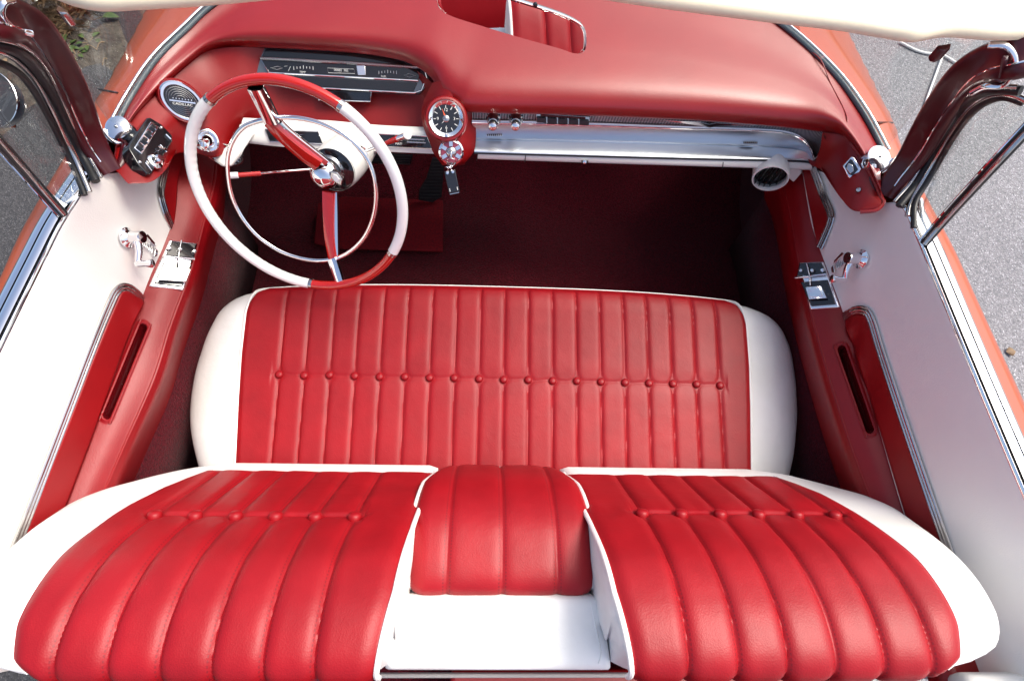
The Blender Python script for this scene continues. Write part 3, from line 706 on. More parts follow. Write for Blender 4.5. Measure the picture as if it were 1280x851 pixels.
def rowf(f, z_add):
    out = []
    for (a, b, A_, B_) in zip(TOP, LIP, TP, LP):
        px, py = a[0]+(b[0]-a[0])*f, a[1]+(b[1]-a[1])*f; z = a[2]+(b[2]-a[2])*f+z_add*min(1, abs(a[1]-b[1])/100); out.append(K(px, py, z))
    return out
und = [p+V((0, .004, -.010)) for p in LP]; und2 = [p+V((0, .022, -.014)) for p in LP]; und3 = [p+V((0, .06, -.012)) for p in LP]
rows = surf([TP, rowf(.35, .008), rowf(.62, .019), rowf(.82, .024), rowf(.94, .015), LP, und, und2, und3], 240, 110)
padbv = bvh_of(rows)
pad = MB().grid(rows).build('dashboard_pad', M['pad'], CAR, sharp=80)
sm_ = [hit(padbv, x, y, .0004) for x, y in [(1010, 62), (1026, 76), (1038, 104), (1054, 135), (1059, 152), (1056, 168)]]
MB().tube(spline([s for s in sm_ if s], 60), .0011, 6).build('pad_seam', M['dred'], pad)
# fascia under the hood and down the left end
FT = [(141, 210, .955), (149, 178, .955), (170, 145, .955), (202, 112, .948), (234, 83, .950), (261, 64, .951), (300, 59, .950), (350, 62, .925), (400, 64, .915), (450, 69, .912), (503, 80, .91), (536, 100, .91), (550, 120, .90)]
FM = [(150, 218, .955), (168, 196, .95), (188, 175, .94), (212, 152, .925), (240, 132, .908), (270, 122, .900), (305, 116, .89), (350, 114, .865), (400, 116, .86), (450, 118, .86), (500, 122, .86), (530, 130, .86), (546, 145, .865)]
FB = [(162, 230, .95), (187, 227, .935), (206, 210, .915), (218, 192, .88), (243, 190, .85), (272, 193, .83), (305, 164, .815), (345, 166, .815), (400, 166, .815), (450, 168, .815), (500, 170, .815), (530, 172, .815), (548, 176, .815)]
rows = surf([KL(FT), KL(FM), KL(FB), [p+V((0, .03, -.01)) for p in KL(FB)]], 160, 60); fbv = bvh_of(rows)
fas = MB().grid(rows).build('dashboard_fascia', M['fas'], CAR, sharp=80)
# right end face
e1 = [(1028, 166, .935), (1050, 169, .943), (1064, 180, .95), (1080, 203, .956), (1093, 228, .96), (1101, 247, .958)]
e2 = [(1016, 207, .845), (1030, 214, .870), (1043, 233, .90), (1056, 251, .92), (1070, 264, .935), (1094, 262, .95)]
rows = surf([KL(e1), [a.lerp(b, .5)+V((0, -.006, .006)) for a, b in zip(KL(e1), KL(e2))], KL(e2), [p+V((0, .03, -.012)) for p in KL(e2)]], 60, 30); ebv = bvh_of(rows)
MB().grid(rows).build('dashboard_end_panel', M['fas'], CAR, sharp=80)
MB().tube(spline([p+V((0, 0, .001)) for p in KL(e1[2:])]+[K(1104, 254, .957), K(1094, 263, .95), K(1075, 265, .938)], 60), .004, 8).build('end_panel_edge', M['pad'], CAR)
# ribbed grille and aluminium panel
gt = [(590, 137, .915), (700, 140, .915), (850, 146, .917), (950, 152, .922), (1000, 158, .927), (1026, 166, .932), (1034, 177, .918)]
gb = [(590, 154, .888), (700, 156, .888), (850, 161, .888), (950, 164, .888), (990, 169, .888), (1010, 182, .875), (1018, 200, .838)]
rr_ = surf([[p+V((0, .006, 0)) for p in KL(gt)], [p+V((0, .004, 0)) for p in KL(gb)]], 260, 14); uv = [[(j/259, i/13) for j in range(260)] for i in range(14)]
gbv = bvh_of(rr_); grl = MB().grid(rr_, uv).build('dashboard_grille', M['grille'], CAR)
a1 = gb; a2 = [(591, 173, .842), (700, 175, .842), (850, 179, .842), (950, 182, .842), (990, 185, .842), (1008, 190, .840), (1016, 200, .832)]
a2b = [(591, 176, .840), (700, 178, .840), (850, 182, .840), (950, 185, .840), (990, 187.5, .840), (1008, 192, .838), (1016, 201, .831)]
a3 = [(593, 190, .834), (700, 193, .834), (850, 197, .834), (950, 199, .834), (990, 200, .833), (1008, 201, .832), (1016, 203, .829)]
a0 = [(x, y-2, z+.006) for x, y, z in a1]
ap_ = surf([[p+V((0, .006, 0)) for p in KL(a0)], KL(a1), KL(a2), KL(a2b), KL(a3), [p+V((0, .012, -.008)) for p in KL(a3)]], 160, 60); abv = bvh_of(ap_)
MB().grid(ap_).build('aluminium_dash_panel', M['alu'], CAR, sharp=60)
MB().tube(spline([p+V((0, -.001, .001)) for p in KL(gb)], 120), .0018, 8).build('panel_bead', M['chrome'], CAR)
MB().tube(spline([K(1016, 202, .84), K(1027, 190, .88), K(1034, 178, .915), K(1030, 170, .932)], 40), .0016, 8).build('grille_bead', M['dchrome'], CAR)
MB().tube(spline([p+V((0, 0, -.004)) for p in KL(a3)], 80), .0022, 6).build('panel_shadow_gap', M['black'], CAR)
# white enamel strip with the glove box lid
w1 = [(597, 193, .827), (740, 197, .827), (903, 201, .827), (1014, 204, .825)]; w2 = [(597, 199, .812), (740, 204, .812), (903, 209, .812), (1016, 213, .808)]
rows = surf([[p+V((0, .01, .0)) for p in KL(w1)], KL(w1), KL(w2), [p+V((0, .02, -.004)) for p in KL(w2)], [p+V((0, .08, -.004)) for p in KL(w2)]], 80, 24)
ws = MB().grid(rows).build('glove_box_lid', M['wpaint'], CAR, sharp=60)
for x, y in ((597, 196), (657, 198), (904, 206)):
    MB().tube([K(x, y-3, .830), K(x-1, y+5, .811)], .0010, 6).build('lid_gap', M['black'], ws)
kp = K(731, 202, .822); MB().lathe([(0, .008), (.004, .007), (.0045, 0), (.004, -.003)], kp, toward(kp, -.2), 16).build('lid_lock', M['chrome'], ws)
MB().tube([kp+V((-.008, 0, 0)), kp+V((.008, 0, 0))], .0026, 8).build('lid_lock_plate', M['darkmetal'], ws)
# white strip on the driver's side
s1 = [(302, 156, .848), (345, 158, .848), (403, 159, .848), (472, 165, .848), (538, 168, .848)]; s2 = [(304, 178, .822), (345, 182, .822), (403, 186, .822), (485, 189, .822), (547, 192, .822)]
rows = surf([[p+V((0, .02, 0)) for p in KL(s1)], KL(s1), KL(s2), [p+V((0, .02, -.005)) for p in KL(s2)], [p+V((0, .10, -.005)) for p in KL(s2)]], 80, 24); wbv = bvh_of(rows)
ds_ = MB().grid(rows).build('lower_dash_strip', M['wpaint'], CAR, sharp=60)
rows = surf([[K(301, 157, .846), K(306, 157, .846), K(318, 168, .838)], [K(295, 176, .83), K(301, 178, .83), K(309, 182, .825)], [K(266, 200, .81), K(282, 209, .81), K(293, 199, .81)]], 20, 16)
MB().grid(rows).build('vent_duct', M['wpaint'], CAR, solid=.006)
def insert_panel(q, par):
    P = [hit(wbv, x, y, .003) for x, y in q]; n = toward(P[0]); mb = MB().prism([p-n*.004 for p in P], n*.004)
    o = mb.build('switch_panel', M['gloss'], par, bevel=.001); MB().tube([p+n*.0005 for p in P], .0011, 8, closed=True).build('panel_frame', M['chrome'], o); return o, P, n
ip, P, n = insert_panel([(332, 162), (398, 165), (404, 180), (338, 177)], ds_)
MB().prism([P[0].lerp(P[2], .3)+n*.001, P[1].lerp(P[3], .3)+n*.001, P[1].lerp(P[3], .42)+n*.001, P[0].lerp(P[2], .42)+n*.001], n*.003).build('slider', M['dchrome'], ip)
ip, P, n = insert_panel([(472, 168), (534, 171), (540, 186), (476, 183)], ds_)
m_ = MB()
for f in (.3, .55): a_, b_ = P[0].lerp(P[3], f).lerp(P[1].lerp(P[2], f), .55), P[0].lerp(P[3], f).lerp(P[1].lerp(P[2], f), .92); m_.tube([a_+n*.002, b_+n*.002], .0014, 6)
m_.build('slider', M['dchrome'], ip)
xd = (P[1]-P[0]).normalized(); cc = (P[0]+P[1]+P[2]+P[3])/4
text('HYDRA', .0065, cc+n*.001-xd*.012+n.cross(xd)*.003, xd, n, 'lettering', M['ink'], ip); text('MATIC', .0065, cc+n*.001-xd*.010-n.cross(xd)*.006, xd, n, 'lettering', M['ink'], ip)

# ---- instrument cluster
def quad(px, zt, zb, y0, y1): return [K(x, y, zt+(zb-zt)*(y-y0)/(y1-y0)) for x, y in px]
Z0, Z1 = .937, .882
C_ = quad([(301, 60), (350, 61), (420, 63), (470, 67), (510, 77), (531, 88), (537, 97), (530, 112), (524, 117), (460, 114), (405, 110), (318, 97)], Z0, Z1, 58, 118)
cn = (C_[11]-C_[0]).cross(C_[3]-C_[0]).normalized(); cn = cn if cn.dot(CAM-C_[0]) > 0 else -cn
clu = MB().prism([p-cn*.02 for p in C_], cn*.02).build('instrument_cluster', M['dash_glass'], CAR, bevel=.001)
def CQ(x, y, o=.0): p = C_[0]; d = ray(x, y); return CAM+d*((p-CAM).dot(cn)/d.dot(cn))+cn*o
MB().tube([CQ(302, 58, .001), CQ(317, 97, .001)], .0022, 8).build('chrome_edge', M['chrome'], clu)
MB().prism([CQ(x, y) for x, y in [(333, 62), (470, 68), (505, 78), (516, 84), (340, 74), (328, 71)]], cn*.003).build('hood_visor', M['gloss'], clu, bevel=.001)
MB().prism([CQ(x, y, .0) for x, y in [(328, 76), (527, 86), (523, 101), (336, 91)]], cn*.0035).build('gauge_glass', M['gloss'], clu, bevel=.001)
def ctube(q, r, nm, m, closed=True, o=.005): MB().tube([CQ(x, y, o) for x, y in q], r, 8, closed=closed).build(nm, m, clu)
ctube([(327, 75), (427, 80), (527, 86), (523, 102), (430, 97), (337, 92)], .0019, 'gauge_bezel', M['chrome'])
ctube([(327, 74), (427, 79), (527, 85)], .0032, 'gauge_bezel', M['dchrome'], False, .006)
MB().prism([CQ(x, y) for x, y in [(345, 95), (522, 104), (517, 115), (405, 109), (352, 102)]], cn*.003).build('lower_glass', M['gloss'], clu, bevel=.001)
ctube([(346, 103), (405, 111), (518, 117), (527, 114), (533, 98), (530, 88)], .0016, 'cluster_bezel', M['chrome'], False, .003)
MB().prism([CQ(x, y, .004) for x, y in [(446, 83), (457, 83), (458, 95), (448, 95)]], cn*.003).build('gauge_divider', M['chrome'], clu, bevel=.001)
xd = (CQ(500, 90)-CQ(350, 82)).normalized(); yd = cn.cross(xd)
text('TEMP', .0055, CQ(379, 91.2, .0045), xd, cn, 'lettering', M['ink'], clu)
text('FUEL', .0055, CQ(480, 96.5, .0045), xd, cn, 'lettering', M['ink'], clu)
text('00082  785', .0068, CQ(427, 89, .0045), xd, cn, 'odometer', M['ink'], clu)
m_ = MB()
for a, b in ((368, 392), (474, 496)):
    for k in range(7): c = CQ(a+(b-a)*k/6, 84.5+(a-360)*.052+1.2*abs(k-3)/3, .0045); m_.box(c, xd*.0006, yd*(.0022 if k % 3 else .0035), cn*.0003)
m_.tube([CQ(410, 86, .0045), CQ(411, 92, .0045), CQ(444, 93, .0045), CQ(443, 87.5, .0045)], .0005, 5, closed=True)
for q in ([(339, 86), (348, 84), (354, 86), (347, 88)], [(505, 95), (512, 93), (520, 95.5), (512, 97.5)]): m_.tube([CQ(x, y, .0045) for x, y in q], .0004, 5, closed=True)
m_.tube([CQ(361, 90, .0045), CQ(364, 84, .0045)], .0005, 5); m_.tube([CQ(356, 84, .0045), CQ(360, 83.6, .0045)], .0004, 5)
m_.build('gauge_marks', M['ink'], clu)
# small centre housing below the cluster
P = [K(x, y, z) for x, y, z in [(396, 113, .885), (464, 115, .885), (463, 127, .868), (398, 125, .868)]]; n = toward(P[0])
o = MB().prism([p-n*.025 for p in P], n*.025).build('warning_light_housing', M['gloss'], CAR, bevel=.002)
MB().tube([p+n*.001 for p in P[1:]], .0013, 8).build('housing_edge', M['chrome'], o)

# ---- clock and ignition pillar
def arc5(l, c, r): return [K(*l), K(*l).lerp(K(*c), .6)+V((0, 0, .004)), K(*c), K(*r).lerp(K(*c), .6)+V((0, 0, .004)), K(*r)]
rows = surf([arc5((541, 103, .945), (560, 104, .955), (585, 118, .945)), arc5((529, 128, .90), (558, 124, .937), (591, 134, .915)), arc5((527, 150, .87), (558, 148, .920), (594, 152, .885)),
             arc5((534, 172, .845), (561, 172, .890), (595, 172, .858)), arc5((541, 190, .825), (563, 190, .868), (592, 190, .835)), arc5((551, 204, .81), (566, 208, .842), (582, 203, .815)), arc5((553, 207, .78), (566, 210, .80), (581, 206, .78))], 50, 70)
pbv = bvh_of(rows); pil = MB().grid(rows).build('clock_housing', M['fas'], CAR, sharp=80)
def unit_px(P): return (P-CAM).dot(cf)/FPX
P = hit(pbv, 558, 149, .003); n = toward(P, .10); s = unit_px(P)*.93
m_ = MB(); m_.lathe([(29*s, -.012), (29*s, .000), (27*s, .005), (24.5*s, .006), (23.5*s, .003)], P, n, 48); m_.build('clock_ring', M['pad'], pil)
ck = MB().lathe([(23.6*s, -.01), (23.8*s, .006), (22.8*s, .0080), (19.5*s, .0055), (17.6*s, .003)], P, n, 48).build('clock', M['chrome'], CAR)
MB().lathe([(0, .0035), (18.3*s, .0035), (18.3*s, 0)], P, n, 48).build('clock_dial', M['gloss'], ck, sharp=30)
xd = (cr-n*cr.dot(n)).normalized(); yd = n.cross(xd); m_ = MB()
for k in range(12):
    a = k*math.pi/6; d = xd*math.sin(a)+yd*math.cos(a); m_.box(P+n*.0042+d*15*s, d*(2.2 if k % 3 else 1.5)*s, n.cross(d)*.45*s, n*.0004)
m_.build('hour_marks', M['ink'], ck)
for tx, k in (('12', 0), ('3', 3), ('6', 6), ('9', 9)): a = k*math.pi/6; text(tx, 5.6*s, P+n*.0042+(xd*math.sin(a)+yd*math.cos(a))*11*s, xd, n, 'numeral', M['ink'], ck, .0002)
m_ = MB(); d = (xd*-.38+yd).normalized(); m_.prism([P+n*.005-n.cross(d)*1.6*s, P+n*.005+d*14*s, P+n*.005+n.cross(d)*1.6*s], n*.0006); m_.build('minute_hand', M['orange'], ck)
m_ = MB(); d = (xd*-.75-yd*.75).normalized(); m_.prism([P+n*.0052-n.cross(d)*1.2*s, P+n*.0052+d*8.5*s, P+n*.0052+n.cross(d)*1.2*s], n*.0006); m_.build('hour_hand', M['ink'], ck)
MB().lathe([(0, .0085), (3*s, .008), (4.5*s, .006), (4.6*s, .003)], P, n, 24).build('hand_hub', M['dchrome'], ck)
p = P-yd*20.5*s+n*.007; MB().lathe([(0, .006), (2.4*s, .005), (2.6*s, -.002)], p, n, 16).build('set_knob', M['chrome'], ck)
P = hit(pbv, 564, 190, .001); n = toward(P, -.05); s = unit_px(P)
ig = MB().lathe([(15.5*s, -.01), (15.5*s, .003), (13.5*s, .006), (12.5*s, .004), (12.2*s, .0035)], P, n, 40).build('ignition_switch', M['chrome'], CAR)
MB().lathe([(0, .0045), (12.2*s, .0042), (12.2*s, 0)], P, n, 40).build('switch_face', mat('worn_pink_enamel', (.32, .05, .08), .3, .4, coat=.5), ig)
xd = (cr-n*cr.dot(n)).normalized(); yd = n.cross(xd); m_ = MB()
for a in (90, 210, 330, 30, 150): d = xd*math.cos(rad(a))+yd*math.sin(rad(a)); m_.box(P+n*.005+d*9.5*s, d*2.8*s, n.cross(d)*2.2*s, n*.0008)
m_.build('switch_wings', M['chrome'], ig); MB().lathe([(0, .012), (3.5*s, .0115), (6*s, .008), (6.4*s, .004)], P, n, 24).build('key_barrel', M['dchrome'], ig)
# keys
KP = P+n*.014-yd*3*s
keys = thing('key_ring', 'black leather key fob on a steel ring hanging from the ignition', 'keys', KP)
m_ = MB(); m_.box(KP+n*.002, xd*.0015, n*.011, yd*.006); m_.build('key', M['chrome'], keys, bevel=.001)
c = KP+V((0, -.006, -.014)); m_ = MB(); m_.tube([c+V((.009*math.cos(a), -.002, .012*math.sin(a))) for a in np.linspace(0, 2*math.pi, 28)[:-1]], .0011, 8, closed=True)
c2 = K(561, 209.5, KP.z-.022); m_.tube([c2+V((.008*math.cos(a), -.004*math.sin(a), .006*math.sin(a))) for a in np.linspace(0, 2*math.pi, 24)[:-1]], .0012, 8, closed=True); m_.build('ring', M['chrome'], keys)
f0, f1 = K(562, 213, KP.z-.026), K(568, 241, KP.z-.060); ax = (f1-f0); nn = toward(f0); sd_ = ax.cross(nn).normalized(); nn = sd_.cross(ax).normalized(); nn = nn if nn.dot(CAM-f0) > 0 else -nn
fb = MB().box((f0+f1)/2, ax/2, sd_*.0125, nn*.0028).build('leather_fob', M['gloss'], keys, bevel=.0022)
m_ = MB()
for e in (-.006, .006): m_.lathe([(0, .004), (.003, .0035), (.004, 0)], f0+ax*.08+sd_*e+nn*.003, nn, 14)
m_.tube([f0+ax*.0+sd_*-.005+nn*.003, f0-ax*.12, f0+ax*.0+sd_*.005+nn*.003], .0016, 8); m_.build('fob_studs', M['chrome'], keys)
m_ = MB(); 
for e in (-.0085, .0085): m_.box(f0+ax*.84+sd_*e+nn*.0030, ax*.07, sd_*.0008, nn*.0004)
m_.build('fob_marks', M['ink'], fb); m_ = MB(); m_.box(f1+ax*.02, ax*.02, sd_*.0105, nn*.0030); m_.build('fob_tip', M['dchrome'], keys)

# ---- radio on the grille: two knobs, push buttons, badge; labels on the aluminium
for kx in (617, 645):
    P = hit(gbv, kx, 149, .001); n = V((0, -.93, .36)); s = unit_px(P); n = (n+V((-.05, 0, 0))).normalized()
    kb = MB().lathe([(9*s, -.004), (9*s, .004), (7.5*s, .007), (6.5*s, .009), (6*s, .020), (5*s, .021)], P, n, 28).build('radio_knob', M['dchrome'], CAR)
    MB().lathe([(4*s, .018), (3.8*s, .030), (5*s, .033), (5*s, .038), (3.5*s, .040), (0, .0405)], P, n, 24).build('knob_cap', M['chrome'], kb)
    MB().lathe([(5.2*s, .021), (4.2*s, .031)], P, n, 24).build('knob_grip', M['darkmetal'], kb)
q = [(670, 141), (737, 145), (736, 156), (670, 153)]; P = [hit(gbv, x, y, .004) for x, y in q]; n = toward(P[0])
rd = MB().prism([p-n*.01 for p in P], n*.01).build('radio_buttons', M['dchrome'], CAR, bevel=.001)
xd = (P[1]-P[0])/5
for k in range(5):
    a, b = P[0]+xd*(k+.06), P[0]+xd*(k+.94); lo = P[3]-P[0]
    MB().prism([a+lo*.42+n*.001, b+lo*.42+n*.001, b+lo*.95+n*.001, a+lo*.95+n*.001], n*.006).build('push_button', M['darkmetal'], rd, bevel=.001)
MB().prism([P[0].lerp(P[1], .08)+(P[3]-P[0])*.1, P[0].lerp(P[1], .92)+(P[3]-P[0])*.1, P[0].lerp(P[1], .92)+(P[3]-P[0])*.32, P[0].lerp(P[1], .08)+(P[3]-P[0])*.32], n*.0015).build('dial_window', M['gloss'], rd)
for (x, y, k_, dk) in ((618, 168, 8, 1), (938, 177.5, 7, 0)):          # tiny illegible engraved name strips
    P, nn = hitn(abv, x, y, .0004); s = unit_px(P)
    o = MB().box(P, cr*(k_*1.25)*s, cu*2.0*s, nn*.0004).build('name_plate', M['alu'] if dk else M['blackink'], CAR)
    m_ = MB()
    for k in range(k_): m_.box(P+nn*.0006+cr*(k-(k_-1)/2)*2.4*s, cr*.65*s, cu*1.5*s, nn*.0002)
    m_.build('engraved_marks', M['blackink'] if dk else M['dchrome'], o)
P = [hit(gbv, x, y, .003) for x, y in [(828, 150), (875, 151.5), (886, 154.5), (895, 152.5), (948, 155.5), (895, 157), (887, 159), (878, 157)]]; n = toward(P[0])
MB().prism(P, n*.002).build('winged_badge', M['chrome'], CAR, bevel=.0005)

# ---- left end: speaker grille, switch panel, knob, vents
P = hit(fbv, 223, 131, .018); s = unit_px(P); ax2 = (K(242, 148, P.z)-P); n = toward(P, .02)
spk = MB().lathe([(27*s, -.03), (27*s, .003), (25*s, .006), (22*s, .006), (20.5*s, .002)], P, n, 48, sx=.74, ref=(cr*.75-cu*.62)).build('dash_speaker', M['chrome'], CAR)
MB().lathe([(30*s, -.035), (30*s, -.002), (27.5*s, .003), (26*s, .002)], P, n, 48, sx=.76, ref=(cr*.75-cu*.62)).build('speaker_surround', M['pad'], spk)
MB().lathe([(0, .002), (21*s, .002)], P, n, 40, sx=.72, ref=(cr*.75-cu*.62)).build('speaker_face', M['gloss'], spk)
m_ = MB(); a_ = (cr*.75-cu*.62).normalized(); a_ = (a_-n*a_.dot(n)).normalized(); b_ = n.cross(a_)
for rr in (7, 9.5, 12, 14.5, 17): m_.tube([P+n*.0032+a_*(rr*s*1.1*math.cos(t))+b_*(rr*s*.82*math.sin(t)) for t in np.linspace(0, 2*math.pi, 40)[:-1]], .0006, 5, closed=True)
m_.build('speaker_rings', M['dchrome'], spk)
xx = (cr-cu*.12); xx = (xx-n*xx.dot(n)).normalized(); yy = n.cross(xx)
MB().box(P+n*.0045, xx*13*s, yy*4.8*s, n*.001).build('speaker_badge', M['gloss'], spk)
MB().box(P+n*.0052, xx*14*s, yy*.8*s, n*.001).build('badge_bar', M['chrome'], spk)
m_ = MB()
for k in range(7): m_.lathe([(0, .0008), (.75*s, .0006), (.8*s, 0)], P+n*.0052+yy*2.8*s+xx*(k-3)*3.3*s, n, 8)
m_.build('badge_dots', M['chrome'], spk)
text('CADILLAC', 4.0*s, P+n*.0058-yy*3.2*s, xx, n, 'lettering', M['ink'], spk, .0002, 1.15)
# switch panel
q3 = [hit(fbv, *a) for a in ((183, 150), (212, 176), (184, 217))]; swn = (q3[1]-q3[0]).cross(q3[2]-q3[0]).normalized(); swn = swn if swn.dot(CAM-q3[0]) > 0 else -swn; SWP = sum(q3, V((0, 0, 0)))/3+swn*.007
def SQ(x, y, o=0.0): d = ray(x, y); return CAM+d*((SWP-CAM).dot(swn)/d.dot(swn))+swn*o
sw = MB().prism([SQ(x, y, -.02) for x, y in [(186, 148), (201, 157), (214, 171), (214, 178), (188, 218), (183, 219), (172, 208), (160, 188), (160, 181), (182, 149)]], swn*.024).build('window_switch_panel', M['gloss'], CAR, bevel=.002)
MB().prism([SQ(x, y, .004) for x, y in [(186, 154), (196, 161), (175, 195), (165, 187)]], swn*.003).build('switch_surround', M['chrome'], sw, bevel=.001)
for k in range(4):
    t = (k+.5)/4; c = SQ(191-21*t, 158.5+32*t, .009); u = (SQ(171, 190)-SQ(191, 158)).normalized(); v = swn.cross(u)
    MB().box(c, u*.0048, v*.0055, swn*.003).build('window_switch', M['darkmetal'], sw, bevel=.001)
    MB().box(c+swn*.003+v*.0035, u*.0040, v*.0012, swn*.0015).build('switch_rocker', M['chrome'], sw)
P = SQ(192, 204, .004); MB().lathe([(.014, 0), (.0135, .003), (.009, .005), (.007, .012), (.0085, .016), (.006, .019), (0, .019)], P, swn, 24).build('selector_knob', M['chrome'], sw)
m_ = MB(); m_.tube([SQ(195, 186, .008), SQ(200, 190, .012), SQ(205, 190, .008)], .0022, 8); m_.tube([SQ(205, 170, .006), SQ(211, 176, .006)], .0018, 8); m_.tube([SQ(198, 183, .006), SQ(206, 192, .006)], .0014, 8)
m_.build('switch_lever', M['chrome'], sw)
m_ = MB(); m_.tube([SQ(x, y, .005) for x, y in [(180, 205), (184, 196), (205, 186)]], .0009, 6); m_.tube([SQ(x, y, .005) for x, y in [(180, 205), (188, 215)]], .0009, 6); m_.build('panel_line', M['chrome'], sw)
for x, y in ((200, 161), (173, 204)): MB().lathe([(0, .003), (.0025, .002), (.003, 0)], SQ(x, y, .004), swn, 12).build('screw', M['chrome'], sw)
# light switch knob
P = hit(fbv, 259, 176, .012); s = unit_px(P); n = toward(P, .05, -.1)
lk = MB().lathe([(14*s, -.02), (14*s, .003), (12*s, .005), (8*s, .004), (7*s, .010), (6*s, .011)], P, n, 36, sx=.85).build('headlight_knob', M['chrome'], CAR)
MB().lathe([(5*s, .008), (4.5*s, .028), (6.5*s, .031), (6.5*s, .038), (4*s, .041), (0, .041)], P, (n+V((-.25, -.25, -.2))).normalized(), 24).build('knob_grip', M['chrome'], lk)
# left oval vent
P = K(281, 193, .815); s = unit_px(P); n = toward(P, -.2)
vt = MB().lathe([(22*s, -.03), (22*s, .002), (20*s, .005), (18*s, .003)], P, n, 40, sx=.62, ref=(cr*.93-cu*.35)).build('air_vent', M['chrome'], CAR)
MB().lathe([(0, -.004), (19*s, -.004)], P, n, 40, sx=.62, ref=(cr*.93-cu*.35)).build('vent_dark', M['gloss'], vt)
a_ = (cr*.93-cu*.35); a_ = (a_-n*a_.dot(n)).normalized(); b_ = n.cross(a_)
for k in range(-2, 3): w_ = 18*s*math.sqrt(1-(k/3.2)**2); MB().box(P+b_*(k*3.6*s), a_*w_, b_*.0007, n*.004).build('vent_louvre', M['dchrome'], vt)
# right round vent
P = K(963, 222, .80); s = unit_px(P); n = V((-.24, -.96, .06)).normalized()
rv = MB().lathe([(19*s, -.16), (21*s, -.05), (21.5*s, -.004), (20.5*s, .002)], P, n, 40, sx=1).build('round_air_vent', M['wpaint'], CAR)
MB().lathe([(21.5*s, -.004), (21.3*s, .004), (19.5*s, .005), (18.8*s, -.004)], P, n, 40).build('vent_ring', M['wpaint'], rv)
MB().lathe([(0, -.014), (19*s, -.014)], P, n, 40).build('vent_dark', M['gloss'], rv)
for k in range(-2, 3): w_ = 18*s*math.sqrt(1-(k/3.)**2); MB().box(P+V((k*7*s, 0, 0))-n*.006, V((.0006, 0, 0)), V((0, 0, w_)), n*.006).build('vent_louvre', M['darkmetal'], rv)
MB().prism([K(985, 211, .80), K(1001, 213, .80), K(1003, 216, .79), K(992, 229, .77), K(984, 222, .775)], V((0, .02, .004))).build('dash_bracket', M['wpaint'], CAR, bevel=.003)
# right end window switch
P, n = hitn(ebv, 1062, 212, .008); n = toward(P, .0, -.1); 
def EQ(x, y, o=0.0): d = ray(x, y); return CAM+d*((P-CAM).dot(n)/d.dot(n))+n*o
e_ = MB().prism([EQ(x, y, -.016) for x, y in [(1064, 196), (1068, 197), (1077, 212), (1067, 226), (1060, 222), (1053, 208)]], n*.020).build('passenger_window_switch', M['chrome'], CAR, bevel=.002)
MB().prism([EQ(x, y, .004) for x, y in [(1063, 199), (1066, 200), (1073, 212), (1066, 220), (1061, 218), (1056, 208)]], n*.002).build('switch_recess', M['gloss'], e_, bevel=.001)
MB().prism([EQ(x, y, .006) for x, y in [(1061, 204), (1067, 207), (1068, 214), (1063, 218), (1058, 211)]], n*.006).build('switch_rocker', M['dchrome'], e_, bevel=.0015)
MB().lathe([(0, .006), (.004, .005), (.0055, 0), (.0055, -.003)], hit(ebv, 1074, 238, .003), n, 18).build('end_panel_knob', M['dchrome'], CAR)
#PART4
# ---------------------------------------------------------------- steering wheel and column
WC = V((-.413, .520, .904)); th, ph = rad(62.6), rad(-10.2)
WN = V((math.sin(th)*math.sin(ph), -math.sin(th)*math.cos(ph), math.cos(th)))
WR = .212
def WP(px, py, t=0.0):                              # point seen at (px, py) on the wheel plane sunk by t
    o = WC-WN*t; d = ray(px, py); return CAM+d*((o-CAM).dot(WN)/d.dot(WN))
wa = (V((1, 0, 0))-WN*WN.x).normalized(); wb = WN.cross(wa)
def wang(px, py): p = WP(px, py)-WC; return math.atan2(p.dot(wb), p.dot(wa))
def arc(a0, a1, n, R=WR, t=0): return [WC-WN*t+wa*(R*math.cos(a0+(a1-a0)*i/(n-1)))+wb*(R*math.sin(a0+(a1-a0)*i/(n-1))) for i in range(n)]
A1, A2, A3, A4 = wang(262, 124), wang(427, 131), wang(494, 318), wang(390, 361)      # joints between red and ivory
def fix(a, b):                                     # clockwise span from a down to b
    while b > a: b -= 2*math.pi
    return a, b
SW = MB(); a, b = fix(A1, A2); n_ = 60
wheel = MB().tube(arc(a, b, 60), .0100, 16, up=[WN]*60).build('steering_wheel', M['rimred'], CAR)
a, b = fix(A3, A4); MB().tube(arc(a, b, 44), .0100, 16, up=[WN]*44).build('red_rim_section', M['rimred'], wheel)
a, b = fix(A2, A3); MB().tube(arc(a, b, 60), .0108, 16, up=[WN]*60).build('ivory_rim_section', M['rimwhite'], wheel)
a, b = fix(A4, A1); P = arc(a, b, 260); mb = MB(); rs = []
for i in range(260): rs.append(.0125)
